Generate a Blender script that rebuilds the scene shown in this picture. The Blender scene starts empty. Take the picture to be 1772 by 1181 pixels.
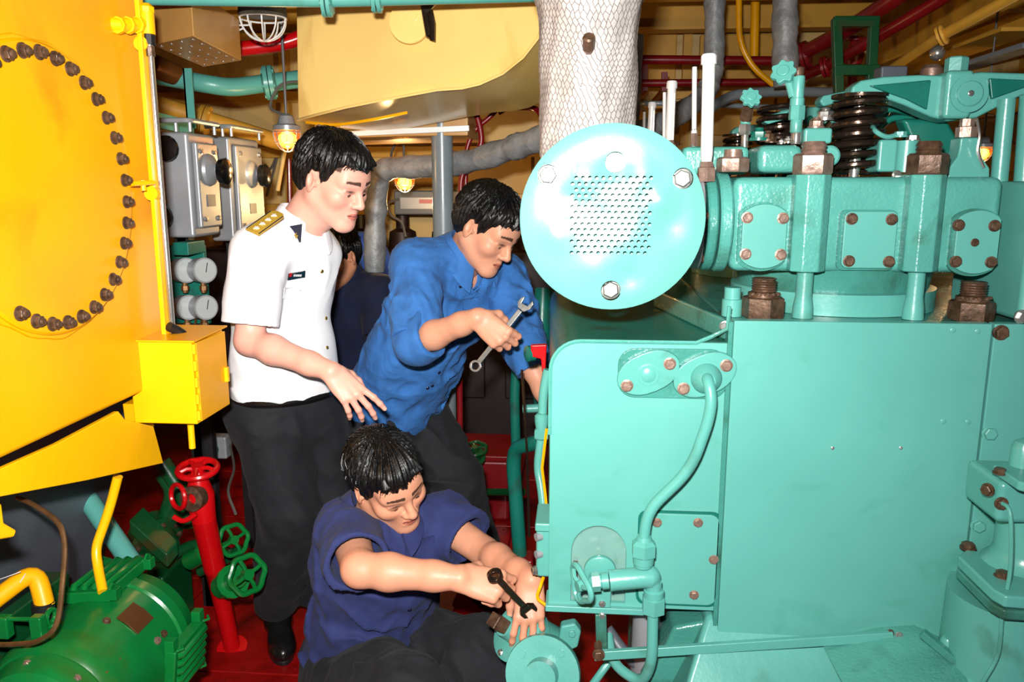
import bpy, bmesh, math, random
import numpy as np
from mathutils import Vector, Matrix, Quaternion
from mathutils.geometry import delaunay_2d_cdt
random.seed(7); np.random.seed(7)
scene = bpy.context.scene
C = scene.collection
PI = math.pi
# ------------------------------------------------------------------ camera
LENS, PITCH, YAW, CZ = 28.0, math.radians(11), math.radians(4.7), 1.55
cam = bpy.data.cameras.new('camera'); cam.lens = LENS; cam.sensor_width = 36; cam.clip_start = .02
cam_o = bpy.data.objects.new('camera', cam); C.objects.link(cam_o)
cam_o.location = (0, 0, CZ); cam_o.rotation_euler = (PI/2-PITCH, 0, YAW)
scene.camera = cam_o
# ------------------------------------------------------------------ world, flash, exposure
w = bpy.data.worlds.new('world'); scene.world = w; w.use_nodes = True
w.node_tree.nodes['Background'].inputs[0].default_value = (.55, .6, .7, 1)
w.node_tree.nodes['Background'].inputs[1].default_value = .065
fl = bpy.data.lights.new('camera_flash', 'AREA'); fl.shape = 'RECTANGLE'; fl.size = .07; fl.size_y = .045
fl.energy = 31; fl.color = (1, .98, .95)
flash = bpy.data.objects.new('camera_flash', fl); C.objects.link(flash)
flash.location = (-.05, .0, CZ+.13); flash.rotation_euler = (PI/2-PITCH*.7, 0, YAW+math.radians(13)); fl.spread = math.radians(135)
vs = scene.view_settings
vs.view_transform = 'Standard'; vs.look = 'None'; vs.gamma = 1; vs.use_curve_mapping = False; vs.exposure = .9
# ------------------------------------------------------------------ measuring helpers
FP = 1772*LENS/36
FW = np.array([-math.sin(YAW)*math.cos(PITCH), math.cos(YAW)*math.cos(PITCH), -math.sin(PITCH)])
RT = np.array([math.cos(YAW), math.sin(YAW), 0.]); UP = np.cross(RT, FW)
def U(px, py, Y=None, X=None, Z=None):
    """world point seen at a pixel, on the plane y=Y, x=X or z=Z"""
    r = FW+RT*(px-886)/FP-UP*(py-590.5)/FP
    t = Y/r[1] if Y is not None else X/r[0] if X is not None else (Z-CZ)/r[2]
    return np.array([0, 0, CZ])+r*t
def A(*v): return np.array(v, float)
def unit(v):
    v = np.array(v, float); return v/max(1e-9, np.linalg.norm(v))
def frame(axis):
    a = unit(axis); t = A(0, 0, 1) if abs(a[2]) < .9 else A(1, 0, 0)
    u = unit(np.cross(t, a)); v = np.cross(a, u); return u, v, a
def lin(c):
    return tuple(((x/255)/12.92 if x/255 <= .04045 else ((x/255+.055)/1.055)**2.4) for x in c)+(1,)
# ------------------------------------------------------------------ mesh builder
class MB:
    def __init__(s): s.V = []; s.F = []
    def add(s, V, F):
        n = len(s.V); s.V += [tuple(map(float, v)) for v in V]; s.F += [tuple(i+n for i in f) for f in F]; return s
    def box(s, lo, hi):
        x0, y0, z0 = lo; x1, y1, z1 = hi
        return s.add([(x0,y0,z0),(x1,y0,z0),(x1,y1,z0),(x0,y1,z0),(x0,y0,z1),(x1,y0,z1),(x1,y1,z1),(x0,y1,z1)],
                     [(0,3,2,1),(4,5,6,7),(0,1,5,4),(1,2,6,5),(2,3,7,6),(3,0,4,7)])
    def bar(s, a, b, wu, wv, up=(0, 0, 1)):
        a = A(*a); b = A(*b); d = unit(b-a); u = unit(np.cross(up, d)); v = np.cross(d, u); V = []
        for p in (a, b):
            for i, j in ((-1,-1),(1,-1),(1,1),(-1,1)): V.append(p+u*wu/2*i+v*wv/2*j)
        return s.add(V, [(0,3,2,1),(4,5,6,7),(0,1,5,4),(1,2,6,5),(2,3,7,6),(3,0,4,7)])
    def lathe(s, o, axis, prof, n=24, cap=True, ph=0.):
        """prof: (distance along axis, radius) rings"""
        u, v, a = frame(axis); o = A(*o); V = []; F = []; m = len(prof)
        for t, r in prof:
            for i in range(n):
                th = 2*PI*i/n+ph; V.append(o+a*t+u*r*math.cos(th)+v*r*math.sin(th))
        for j in range(m-1):
            for i in range(n):
                k = (i+1) % n; F.append((j*n+i, j*n+k, (j+1)*n+k, (j+1)*n+i))
        if cap: F.append(tuple(range(n-1, -1, -1))); F.append(tuple((m-1)*n+i for i in range(n)))
        return s.add(V, F)
    def cyl(s, a, b, r, r2=None, n=20, cap=True, ph=0.):
        a = A(*a); b = A(*b); L = np.linalg.norm(b-a)
        return s.lathe(a, b-a, [(0, r), (L, r if r2 is None else r2)], n, cap, ph)
    def ball(s, c, r, n=16, sc=(1, 1, 1)):
        c = A(*c); V = []; F = []; m = n//2
        for j in range(1, m):
            for i in range(n):
                th = PI*j/m; f = 2*PI*i/n
                V.append(c+A(math.sin(th)*math.cos(f), math.sin(th)*math.sin(f), math.cos(th))*r*A(*sc))
        V += [c+A(0, 0, r*sc[2]), c-A(0, 0, r*sc[2])]; t = len(V)-2
        for j in range(m-2):
            for i in range(n):
                k = (i+1) % n; F.append((j*n+i, (j+1)*n+i, (j+1)*n+k, j*n+k))
        for i in range(n):
            k = (i+1) % n; F.append((t, i, k)); F.append((t+1, (m-2)*n+k, (m-2)*n+i))
        return s.add(V, F)
    def tube(s, pts, r, n=12, closed=False, cap=True):
        P = [A(*p) for p in pts]; N = len(P); R = r if hasattr(r, '__len__') else [r]*N
        T = []
        for i in range(N):
            if closed: T.append(unit(P[(i+1) % N]-P[i-1]))
            else: T.append(unit(P[min(i+1, N-1)]-P[max(i-1, 0)]))
        u = frame(T[0])[0]; V = []; F = []
        for i in range(N):
            u = unit(u-T[i]*np.dot(u, T[i])); v = np.cross(T[i], u)
            for k in range(n):
                th = 2*PI*k/n; V.append(P[i]+(u*math.cos(th)+v*math.sin(th))*R[i])
        for j in range(N if closed else N-1):
            jj = (j+1) % N
            for k in range(n):
                kk = (k+1) % n; F.append((j*n+k, j*n+kk, jj*n+kk, jj*n+k))
        if cap and not closed: F.append(tuple(range(n-1, -1, -1))); F.append(tuple((N-1)*n+k for k in range(n)))
        return s.add(V, F)
    def torus(s, c, axis, R, r, n=28, m=8):
        u, v, a = frame(axis); c = A(*c)
        return s.tube([c+u*R*math.cos(2*PI*i/n)+v*R*math.sin(2*PI*i/n) for i in range(n)], r, m, True)
    def prism(s, pts, vec):
        n = len(pts); P = [A(*p) for p in pts]; vec = A(*vec)
        nrm = sum(np.cross(P[i]-P[0], P[(i+1) % n]-P[0]) for i in range(n))
        if np.dot(nrm, vec) < 0: P = P[::-1]
        V = P+[p+vec for p in P]
        return s.add(V, [tuple(range(n-1, -1, -1)), tuple(range(n, 2*n))]+[(i, (i+1) % n, (i+1) % n+n, i+n) for i in range(n)])
def fillet(pts, r, k=6):
    P = [A(*p) for p in pts]; out = [P[0]]
    for i in range(1, len(P)-1):
        a, b, c = P[i-1], P[i], P[i+1]; d1 = a-b; d2 = c-b
        q = min(r, .48*np.linalg.norm(d1), .48*np.linalg.norm(d2)); p0 = b+unit(d1)*q; p1 = b+unit(d2)*q
        for j in range(k+1):
            t = j/k; out.append(p0*(1-t)**2+b*2*t*(1-t)+p1*t*t)
    return out+[P[-1]]
def catmull(pts, k=8):
    P = [A(*p) for p in pts]; P = [2*P[0]-P[1]]+P+[2*P[-1]-P[-2]]; out = []
    for i in range(1, len(P)-2):
        for j in range(k):
            t = j/k; a, b, c, d = P[i-1:i+3]
            out.append(.5*(2*b+(c-a)*t+(2*a-5*b+4*c-d)*t*t+(3*b-a-3*c+d)*t**3))
    return out+[P[-2]]
def circ(cx, cy, r, n=16, ph=0): return [(cx+r*math.cos(2*PI*i/n+ph), cy+r*math.sin(2*PI*i/n+ph)) for i in range(n)]
def rrect(x0, y0, x1, y1, r, k=5):
    out = []
    for cx, cy, a in ((x1-r, y0+r, -90), (x1-r, y1-r, 0), (x0+r, y1-r, 90), (x0+r, y0+r, 180)):
        for j in range(k+1):
            t = math.radians(a+90*j/k); out.append((cx+r*math.cos(t), cy+r*math.sin(t)))
    return out
def plate(mb, outer, holes, fmap, thick, extra=()):
    """flat or bent sheet with real holes: outer/holes are 2-D loops, fmap(u, v, t) gives the world point"""
    verts = []; edges = []
    for lp in [outer]+list(holes):
        n = len(verts); verts += [Vector(p) for p in lp]; edges += [(n+i, n+(i+1) % len(lp)) for i in range(len(lp))]
    nl = len(verts); verts += [Vector(p) for p in extra]
    vo, eo, fo, *_ = delaunay_2d_cdt(verts, edges, [], 1, 1e-6)
    H = []
    for lp in holes:
        a = np.array(lp); H.append((a, a.min(0), a.max(0)))
    def inside(p, poly):
        x, y = p; r = False; j = len(poly)-1
        for i in range(len(poly)):
            if (poly[i][1] > y) != (poly[j][1] > y) and x < (poly[j][0]-poly[i][0])*(y-poly[i][1])/(poly[j][1]-poly[i][1])+poly[i][0]: r = not r
            j = i
        return r
    F = []
    for f in fo:
        c = sum((vo[i] for i in f), Vector((0, 0)))/len(f); hit = not inside(c, outer)
        if not hit:
            for a, lo, hi in H:
                if lo[0] <= c.x <= hi[0] and lo[1] <= c.y <= hi[1] and inside(c, a): hit = True; break
        if not hit: F.append(tuple(f))
    n = len(vo); V = [fmap(p.x, p.y, 0) for p in vo]+[fmap(p.x, p.y, thick) for p in vo]
    cnt = {}
    for f in F:
        for i in range(len(f)):
            e = (f[i], f[(i+1) % len(f)]); cnt[e] = 1
    Q = [(a, a+n, b+n, b) for (a, b) in cnt if (b, a) not in cnt]
    mb.add(V, [f for f in F]+[tuple(i+n for i in reversed(f)) for f in F]+Q); return mb
# ------------------------------------------------------------------ objects
def to_mesh(name, mb, mat, off=(0, 0, 0), sharp=35):
    me = bpy.data.meshes.new(name); o = A(*off)
    me.from_pydata([tuple(A(*v)-o) for v in mb.V], [], mb.F)
    bm = bmesh.new(); bm.from_mesh(me); bmesh.ops.recalc_face_normals(bm, faces=bm.faces); bm.to_mesh(me); bm.free()
    if mat: me.materials.append(mat)
    me.polygons.foreach_set('use_smooth', [True]*len(me.polygons)); me.set_sharp_from_angle(angle=math.radians(sharp))
    return me
WL = {}
def wloc(p): return WL.get(p.name, A(0, 0, 0)) if p is not None else A(0, 0, 0)
def link(name, me, parent, loc):
    o = bpy.data.objects.new(name, me); C.objects.link(o)
    if parent is not None: o.parent = parent
    o.location = tuple(A(*loc)-wloc(parent)); WL[o.name] = A(*loc); return o
def bev(o, wd, seg=2):
    m = o.modifiers.new('bevel', 'BEVEL'); m.width = wd; m.segments = seg; m.limit_method = 'ANGLE'; m.angle_limit = math.radians(40); m.harden_normals = True
def part(name, mb, mat, parent, bevel=0, label=None, sharp=35, seg=2):
    o = link(name, to_mesh(name, mb, mat, wloc(parent), sharp), parent, wloc(parent))
    if bevel: bev(o, bevel, seg)
    if label: o['label'] = label
    return o
def tag(o, label, cat, group=None):
    o['label'] = label; o['category'] = cat
    if group: o['group'] = group
    return o
def thing(name, label, cat, loc, group=None):
    return tag(link(name, None, None, loc), label, cat, group)
def solo(name, mb, mat, label, cat, loc, group=None, bevel=0, sharp=35):
    o = link(name, to_mesh(name, mb, mat, loc, sharp), None, loc)
    if bevel: bev(o, bevel)
    return tag(o, label, cat, group)
def struct(name, mb, mat, bevel=0, parent=None):
    o = part(name, mb, mat, parent, bevel)
    if parent is None: o['kind'] = 'structure'
    return o
def quat(axis): return A_quat(axis)
def A_quat(axis): return Vector((0, 0, 1)).rotation_difference(Vector(tuple(unit(axis))))
CACHE = {}
def inst(name, key, make, mat, parent, loc, axis=(0, 0, 1), spin=0., scale=1.):
    k = (key, mat.name)
    if k not in CACHE:
        mb = MB(); make(mb); CACHE[k] = to_mesh(name, mb, mat)
    o = link(name, CACHE[k], parent, loc); o.rotation_mode = 'QUATERNION'
    o.rotation_quaternion = A_quat(axis) @ Quaternion((0, 0, 1), spin); o.scale = (scale,)*3
    return o
def hexbolt_mesh(mb):       # unit bolt: head across corners radius 1, sits on z=0
    mb.lathe((0,0,0), (0,0,1), [(-.2,1.22),(.1,1.22),(.12,1.15)], 18)
    mb.lathe((0,0,.1), (0,0,1), [(0,1),(.62,1),(.72,.86)], 6)
def nutbolt_mesh(mb):       # nut with a stud end standing proud
    mb.lathe((0,0,0), (0,0,1), [(-.3,1.25),(.08,1.25),(.1,1.2)], 18)
    mb.lathe((0,0,.08), (0,0,1), [(0,.95),(.08,1),(.75,1),(.85,.88)], 6)
    mb.lathe((0,0,.8), (0,0,1), [(0,.6),(.12,.6),(.16,.54),(.24,.6),(.3,.54),(.38,.6),(.55,.56),(.6,.42)], 12)
def screw_mesh(mb):
    mb.lathe((0,0,0), (0,0,1), [(-.2,1),(.12,1),(.3,.7)], 14)
    mb.box((-.75,-.1,.28), (.75,.1,.36))
def bolt(parent, loc, axis, r, mat, name='bolt', spin=None, kind=hexbolt_mesh):
    o = inst(name, kind.__name__, kind, mat, parent, loc, axis, random.uniform(0, 1) if spin is None else spin)
    o.scale = (r, r, r); return o
# ------------------------------------------------------------------ materials
MT = {}
def mat(name, col, rough=.4, metal=0., var=.08, vs=6., bump=.0, bs=60., stain=None, sa=.0, ss=4., coat=0., speck=None, sp=0., spec=.5):
    m = bpy.data.materials.new(name); m.use_nodes = True; nt = m.node_tree; N = nt.nodes; L = nt.links
    b = N['Principled BSDF']; b.inputs['Roughness'].default_value = rough; b.inputs['Metallic'].default_value = metal
    b.inputs['Specular IOR Level'].default_value = spec
    b.inputs['Coat Weight'].default_value = coat; b.inputs['Coat Roughness'].default_value = .08
    c = lin(col); tc = N.new('ShaderNodeTexCoord'); geo = N.new('ShaderNodeNewGeometry'); out = None
    def noise(scale, detail=4, dist=0.):
        n = N.new('ShaderNodeTexNoise'); n.inputs['Scale'].default_value = scale; n.inputs['Detail'].default_value = detail
        n.inputs['Distortion'].default_value = dist; L.new(geo.outputs['Position'], n.inputs['Vector']); return n
    def ramp(src, a, bb):
        r = N.new('ShaderNodeMapRange'); r.inputs[1].default_value = a; r.inputs[2].default_value = bb; L.new(src, r.inputs[0]); return r.outputs[0]
    def mix(fac, c1, c2):
        x = N.new('ShaderNodeMix'); x.data_type = 'RGBA'
        if hasattr(fac, 'is_output'): L.new(fac, x.inputs[0])
        else: x.inputs[0].default_value = fac
        for i, cc in ((6, c1), (7, c2)):
            if hasattr(cc, 'is_output'): L.new(cc, x.inputs[i])
            else: x.inputs[i].default_value = cc
        return x.outputs[2]
    d = tuple(max(0, v*(1-var*2)) for v in c[:3])+(1,); e = tuple(min(1, v*(1+var)) for v in c[:3])+(1,)
    n1 = noise(vs); out = mix(ramp(n1.outputs['Fac'], .3, .7), d, e)
    if stain:
        n2 = noise(ss, 8, .6); out = mix(ramp(n2.outputs['Fac'], .62-sa*.2, .82-sa*.2), out, lin(stain))
    if speck:
        n3 = noise(38, 3); out = mix(ramp(n3.outputs['Fac'], .74-sp*.1, .78-sp*.1), out, lin(speck))
    L.new(out, b.inputs['Base Color'])
    rr = ramp(n1.outputs['Fac'], .2, .8); mr = N.new('ShaderNodeMapRange'); L.new(rr, mr.inputs[0])
    mr.inputs[3].default_value = max(.03, rough-.08); mr.inputs[4].default_value = min(1, rough+.1); L.new(mr.outputs[0], b.inputs['Roughness'])
    if bump:
        nb = noise(bs, 5); bp = N.new('ShaderNodeBump'); bp.inputs['Strength'].default_value = bump; bp.inputs['Distance'].default_value = .004
        L.new(nb.outputs['Fac'], bp.inputs['Height']); L.new(bp.outputs['Normal'], b.inputs['Normal'])
    MT[name] = m; return m
TEAL = mat('teal_enamel', (88, 163, 152), .30, bump=.12, bs=90, stain=(58, 96, 74), sa=.15, ss=5, speck=(120, 84, 52), sp=-.25, var=.04)
TEALP = mat('teal_panel_enamel', (90, 164, 153), .36, bump=.06, bs=50, var=.04, vs=3, stain=(74, 150, 134), sa=.1, ss=9)
TEALD = mat('oily_teal_enamel', (66, 138, 126), .22, bump=.35, bs=120, stain=(42, 70, 52), sa=.55, ss=7, speck=(96, 66, 40), sp=.1)
TEALC = mat('cover_teal_enamel', (92, 156, 146), .27, bump=.08, bs=40, var=.04, vs=4)
TEALR = mat('rough_cast_teal_enamel', (84, 160, 148), .24, bump=.4, bs=140, stain=(60, 104, 82), sa=.2, ss=8)
TEALDK = mat('dark_teal_and_shade_enamel', (18, 104, 90), .32, bump=.1, stain=(40, 50, 36), sa=.3, ss=8)
YEL = mat('yellow_enamel', (240, 168, 3), .3, bump=.18, bs=26, var=.05, vs=4, stain=(206, 134, 4), sa=.35, ss=3)
YELB = mat('bright_yellow_enamel', (246, 182, 4), .3, bump=.2, bs=40, var=.03)
CREAM = mat('cream_enamel', (242, 204, 122), .2, bump=.08, bs=10, var=.06, vs=2.5, stain=(186, 136, 56), sa=.1, ss=2.5)
WALLY = mat('ochre_wall_paint', (216, 162, 56), .5, bump=.1, bs=12, var=.1, vs=2, stain=(150, 100, 26), sa=.35, ss=2)
WALLC = mat('cream_wall_paint', (226, 192, 120), .5, bump=.1, bs=12, var=.1, vs=2, stain=(150, 112, 60), sa=.3, ss=3)
TAN = mat('tan_box_paint', (190, 142, 78), .3, bump=.1, bs=14, var=.08, vs=5)
GREEN = mat('green_enamel', (10, 112, 48), .25, bump=.15, bs=40, var=.1, stain=(42, 84, 22), sa=.25, ss=5, speck=(96, 64, 20), sp=-.15)
GREEND = mat('dark_green_enamel', (10, 72, 36), .3, bump=.15, stain=(70, 44, 20), sa=.3, ss=6)
RED = mat('red_enamel', (196, 10, 16), .22, bump=.1, bs=40, var=.06)
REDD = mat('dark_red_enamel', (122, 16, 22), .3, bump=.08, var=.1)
REDF = mat('red_floor_paint', (150, 14, 12), .34, bump=.25, bs=30, var=.15, vs=8, stain=(70, 10, 8), sa=.4, ss=5)
GREY = mat('grey_enamel', (120, 130, 136), .28, bump=.08, var=.06)
GREYD = mat('slate_grey_paint', (84, 90, 98), .45, bump=.05, var=.08)
SILV = mat('aluminium_paint', (158, 162, 166), .4, .35, bump=.1, bs=30, var=.08)
LAG = mat('silver_lagging', (150, 152, 154), .5, .25, bump=1., bs=45, var=.18, vs=14)
LAGW = mat('white_lagging_cloth', (186, 179, 174), .6, .1, bump=.8, bs=60, var=.12, vs=20, stain=(150, 110, 92), sa=.05, ss=6)
WIRE = mat('netting_wire', (142, 130, 124), .45, .5)
STEEL = mat('bright_steel', (196, 192, 186), .22, .85, bump=.1, bs=50, var=.1)
RUST = mat('rusty_steel', (98, 72, 54), .42, .35, bump=.5, bs=80, var=.25, vs=60, stain=(64, 46, 34), sa=.4, ss=40)
RUSTP = mat('worn_pinkish_steel', (150, 122, 108), .35, .45, bump=.3, bs=80, var=.15, vs=60)
DARK = mat('dark_oily_steel', (74, 60, 50), .2, .8, bump=.3, bs=60, var=.2)
WHITEM = mat('white_metal', (226, 226, 224), .3, .1, var=.03)
BLACK = mat('black_bakelite', (14, 14, 15), .22, var=.1)
RUBBER = mat('black_rubber', (20, 20, 21), .55, var=.1)
COPPER = mat('copper_pipe', (128, 92, 58), .32, .6, var=.15, vs=30)
BROWNP = mat('brown_plate', (104, 62, 26), .3, .4, var=.1)
CABLE = mat('grey_cable', (92, 88, 84), .5)
CEIL = mat('brown_ceiling_paint', (74, 44, 28), .6, var=.2)
GLASSD = mat('dirty_grey_glass', (150, 196, 184), .12, 0, var=.08, vs=10, stain=(90, 130, 116), sa=.2, ss=12)
def emit_mat(name, col, st):
    m = bpy.data.materials.new(name); m.use_nodes = True; b = m.node_tree.nodes['Principled BSDF']
    b.inputs['Base Color'].default_value = lin(col); b.inputs['Emission Color'].default_value = lin(col); b.inputs['Emission Strength'].default_value = st
    b.inputs['Roughness'].default_value = .2; return m
AMBER = mat('amber_glass', (224, 140, 50), .1); _b = AMBER.node_tree.nodes['Principled BSDF']
_b.inputs['Transmission Weight'].default_value = .75; _b.inputs['Alpha'].default_value = .8
BULB = emit_mat('lit_bulb', (255, 176, 70), 14)
# ================================================================== the room
mb = MB(); mb.box((-3, .8, -.06), (3, 6, -.012)); floor = struct('floor', mb, REDD)
k = 0
for ix in range(8):
    for iy in range(8):
        x0 = -2.6+ix*.58; y0 = 1.05+iy*.6
        if x0 > .3: continue
        mb = MB(); mb.box((x0+.004, y0+.004, -.012), (x0+.576, y0+.596, 0)); o = part('floor_plate', mb, REDF, floor, .003)
        if y0 < 3.2 and -1.7 < x0 < 0:
            for sx in (.04, .54):
                for sy in (.04, .56): bolt(o, (x0+sx, y0+sy, 0), (0, 0, 1), .006, REDD, 'screw', kind=screw_mesh)
mb = MB(); mb.box((-3, 5.2, -.05), (3, 5.3, 2.75)); wb = struct('wall_back', mb, WALLC)
for z in (.55, 1.05, 1.42, 1.78, 2.12):                # stiffeners welded across the bulkhead
    mb = MB(); mb.box((-3, 5.08, z), (3, 5.2, z+.016)); mb.box((-3, 5.08, z-.05), (3, 5.09, z)); part('stiffener', mb, WALLY, wb)
for x in (-1.9, -1.2, .1, .62, 1.2, 1.75):
    mb = MB(); mb.box((x, 5.13, 0), (x+.05, 5.2, 2.75)); part('rib', mb, WALLY, wb)
for x0, x1, z0, z1, m in ((.72, 1.18, 1.86, 2.45, WALLY), (.15, .58, 1.86, 2.6, WALLY), (-1.1, -.3, 1.5, 1.74, WALLY), (1.3, 1.7, 1.9, 2.7, WALLC), (-.25, .05, 1.5, 2.05, WALLC)):
    mb = MB(); mb.box((x0, 5.155, z0), (x1, 5.2, z1)); part('wall_panel', mb, m, wb, .006)
mb = MB(); mb.box((-3, .8, 2.62), (3, 5.3, 2.72)); ce = struct('ceiling', mb, CEIL)
for y in (1.6, 2.4, 3.2, 4.0, 4.8):
    mb = MB(); mb.box((-3, y, 2.42), (3, y+.02, 2.62)); mb.box((-3, y-.05, 2.41), (3, y+.07, 2.425)); part('deck_beam', mb, CEIL if y < 3.5 else WALLY, ce)
mb = MB(); mb.box((2.6, .8, -.05), (2.7, 5.3, 2.75)); wr = struct('wall_right', mb, WALLY)
for z0, d in ((2.32, .28), (2.02, .34), (1.72, .22), (1.35, .2), (.9, .2)):
    mb = MB(); mb.box((2.6-d, .8, z0), (2.6, 5.2, z0+.018)); mb.box((2.6-d, .8, z0-.09), (2.6-d+.014, 5.2, z0)); part('stringer', mb, WALLY, wr)
for y in (1.9, 2.7, 3.5, 4.3):
    mb = MB(); mb.box((2.42, y, .2), (2.6, y+.02, 2.7)); part('frame_rib', mb, WALLC, wr)
mb = MB(); mb.box((-3.05, .8, -.05), (-2.95, 5.3, 2.75)); struct('wall_left', mb, WALLY)
# ================================================================== the diesel engine
ENG = thing('diesel_engine', 'large teal marine diesel engine filling the right side', 'engine', (.6, 2.4, 0))
def pz(x, y, Y): return U(x, y, Y=Y)
Y0 = 1.60
# crankcase block and its smooth side panels
mb = MB(); mb.box((.305, 1.615, 0), (1.25, 4.2, 1.283)); part('crankcase', mb, TEALD, ENG, .006)
pn = MB(); pn.box((.311, 1.585, .604), (.801, 1.615, 1.289)); panel = part('side_panel', pn, TEALP, ENG, .003)
for x, y in ((1649, 572), (1692, 574), (1632, 730), (1675, 731)): bolt(panel, pz(x, y, 1.585), (0,-1,0), .0055, TEALP, 'screw', kind=screw_mesh)
for x, y in ((1441, 776), (1559, 776)): bolt(panel, pz(x, y, 1.585), (0,-1,0), .0035, STEEL, 'screw', kind=screw_mesh)
pn = MB(); pn.box((.806, 1.588, .45), (1.25, 1.615, 1.289)); strip = part('corner_panel', pn, TEALP, ENG, .003)
for x, y, m in ((1732, 576, RUST), (1712, 750, TEALP), (1692, 910, TEALP)): bolt(strip, pz(x, y, 1.588), (0,-1,0), .0125, m)
pn = MB(); pn.box((.855, 1.60, 1.291), (1.25, 1.9, 1.56)); part('camshaft_cover', pn, TEALP, ENG, .012)
bolt(ENG, pz(1768, 556, 1.60)+A(.0, 0, .008), (0,-1,0), .012, STEEL)
# drive box on the left: rounded top corner, arched window in its face
def rprof(x0, x1, z0, z1, r):
    pts = [(x0, z0), (x1, z0), (x1, z1)]
    for j in range(9):
        t = PI/2+PI/2*j/8; pts.append((x0+r+r*math.cos(t), z1-r+r*math.sin(t)))
    return pts
zt = pz(1100, 592, Y0)[2]; zb = pz(1000, 1048, Y0)[2]
f = rprof(-.052, .303, zb, zt, .062); b = [(x-(.028 if x < .1 else 0), z+(.03 if z > 1 else 0)) for x, z in f]
mb = MB(); n = len(f)
V = [(x, Y0+.012, z) for x, z in f]+[(x, 2.34, z) for x, z in b]
mb.add(V, [(i, (i+1) % n, (i+1) % n+n, i+n) for i in range(n)]+[tuple(range(n, 2*n))])
box = part('drive_box', mb, TEALDK, ENG)  # darker teal here carries the round cover's shadow on the box
arch = []
ax0, ax1 = pz(989, 950, Y0)[0], pz(1084, 950, Y0)[0]; az0, az1 = pz(1036, 1046, Y0)[2]+.004, pz(1036, 911, Y0)[2]; ar = (ax1-ax0)/2
arch = [(ax0, az0), (ax1, az0)]+[(ax0+ar+ar*math.cos(PI*j/14), az1-ar+ar*math.sin(PI*j/14)) for j in range(15)]
mb = MB(); plate(mb, f, [arch], lambda u, v, t: (u, Y0+t, v), .014); fp = part('face_plate', mb, TEALP, ENG, .0025)
mb = MB(); mb.box((ax0-.03, Y0+.05, az0-.002), (ax1+.03, Y0+.06, az1+.03)); part('window_back', mb, TEALP, box)
mb = MB(); mb.prism([(x, Y0+.01, z) for x, z in arch], (0, .004, 0)); wg = part('window_pane', mb, GLASSD, fp)
_n = GLASSD.node_tree.nodes['Principled BSDF']; _n.inputs['Alpha'].default_value = .35
mb = MB(); mb.box((ax0+.004, Y0+.004, az0+.02), (ax0+.014, Y0+.03, az0+.09)); part('window_clip', mb, RUST, fp)
mb = MB(); mb.box((-.058, 1.588, zb-.012), (.16, 1.66, zb+.002)); part('bottom_ledge', mb, TEAL, ENG, .002)
lip = MB(); lip.tube([(-.052, Y0, zt-.2)]+[(x, Y0, z) for x, z in f[:2:-1]][::1]+[(.24, Y0, zt), (.268, Y0, zt+.012), (.301, Y0, zt+.03), (.303, Y0, zt+.075)], .0045, 6); part('edge_bead', lip, TEALR, ENG)
mb = MB(); mb.prism([(.19, 1.98, zt+.015), (.303, 1.62, zt+.0), (.303, 2.2, zt), (.25, 2.2, zt)], (0, 0, .045)); part('top_web', mb, TEALD, ENG, .006)
bolt(ENG, pz(1254, 565, 1.62), (-.3, -1, 0), .009, STEEL)
# dirty edge panel between box and crankcase, lower cover behind the pipe
mb = MB(); mb.box((.302, 1.592, zb-.05), (.3105, 1.63, 1.285)); part('seam_strip', mb, TEALD, ENG)
c = [pz(1098, 888, Y0), pz(1249, 1046, Y0)]
def cover(name, x0, y0, x1, y1, Y, rad, bolts, bm_, br=.009, m=TEAL, under=TEALDK, cap=False):
    a = pz(x0, y1, Y); b_ = pz(x1, y0, Y)
    if cap:                                        # straight sides, domed top and bottom
        xs, zs, h = (a[0]+b_[0])/2, (a[2]+b_[2])/2, (b_[2]-a[2])/2; hw = (b_[0]-a[0])/2
        lp = []
        for j in range(25):
            t = -PI/2+2*PI*j/24; lp.append((max(-hw, min(hw, h*.98*math.cos(t))), h*math.sin(t)))
        lp = lp[:-1]; mk = lambda q: [(xs+x*q, zs+z*q) for x, z in lp]
    else: mk = lambda q: rrect(a[0]-(q-1)*.06, a[2]-(q-1)*.06, b_[0]+(q-1)*.06, b_[2]+(q-1)*.06, rad)
    g = MB(); g.prism([(x, Y+.004, z) for x, z in mk(1.08)], (0, .03, 0)); part(name+'_seat', g, under, ENG)
    g = MB(); g.prism([(x, Y, z) for x, z in mk(1.)], (0, .012, 0)); o = part(name, g, m, ENG, .002)
    for bx_, by_ in bolts: bolt(o, pz(bx_, by_, Y), (0,-1,0), br, bm_)
    return o
cover('oil_cover', 1104, 893, 1247, 1044, Y0-.008, .02, ((1137, 905), (1208, 905), (1235, 969), (1201, 1030)), RUSTP, .0085, TEALP)
# twin oval flanges with the oil pipe
def oval(cx, cy, ang, L, r, Y, th, name, m, q=1., parent=ENG):
    c0 = pz(cx, cy, Y); u = A(math.cos(ang), math.sin(ang)); v = A(-u[1], u[0]); pts = []
    for j in range(28):
        t = 2*PI*j/28; p = u*(L*math.copysign(abs(math.cos(t))**.8, math.cos(t)))+v*(r*math.copysign(abs(math.sin(t))**1.15, math.sin(t)))
        pts.append((c0[0]+p[0]*q, Y, c0[2]+p[1]*q))
    g = MB(); g.prism(pts, (0, th, 0)); return part(name, g, m, parent, .003)
g = MB(); a = pz(1068, 688, Y0-.006); b_ = pz(1262, 606, Y0-.006); g.prism([(x, Y0-.006, z) for x, z in rrect(a[0], a[2], b_[0], b_[2], .035)], (0, .012, 0)); part('flange_pad', g, TEALD, ENG, .002)
fa = oval(1122, 646, .42, .066, .042, Y0-.018, .014, 'blank_flange', TEAL); fb = oval(1220, 650, .42, .066, .042, Y0-.018, .014, 'pipe_flange', TEAL)
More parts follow.
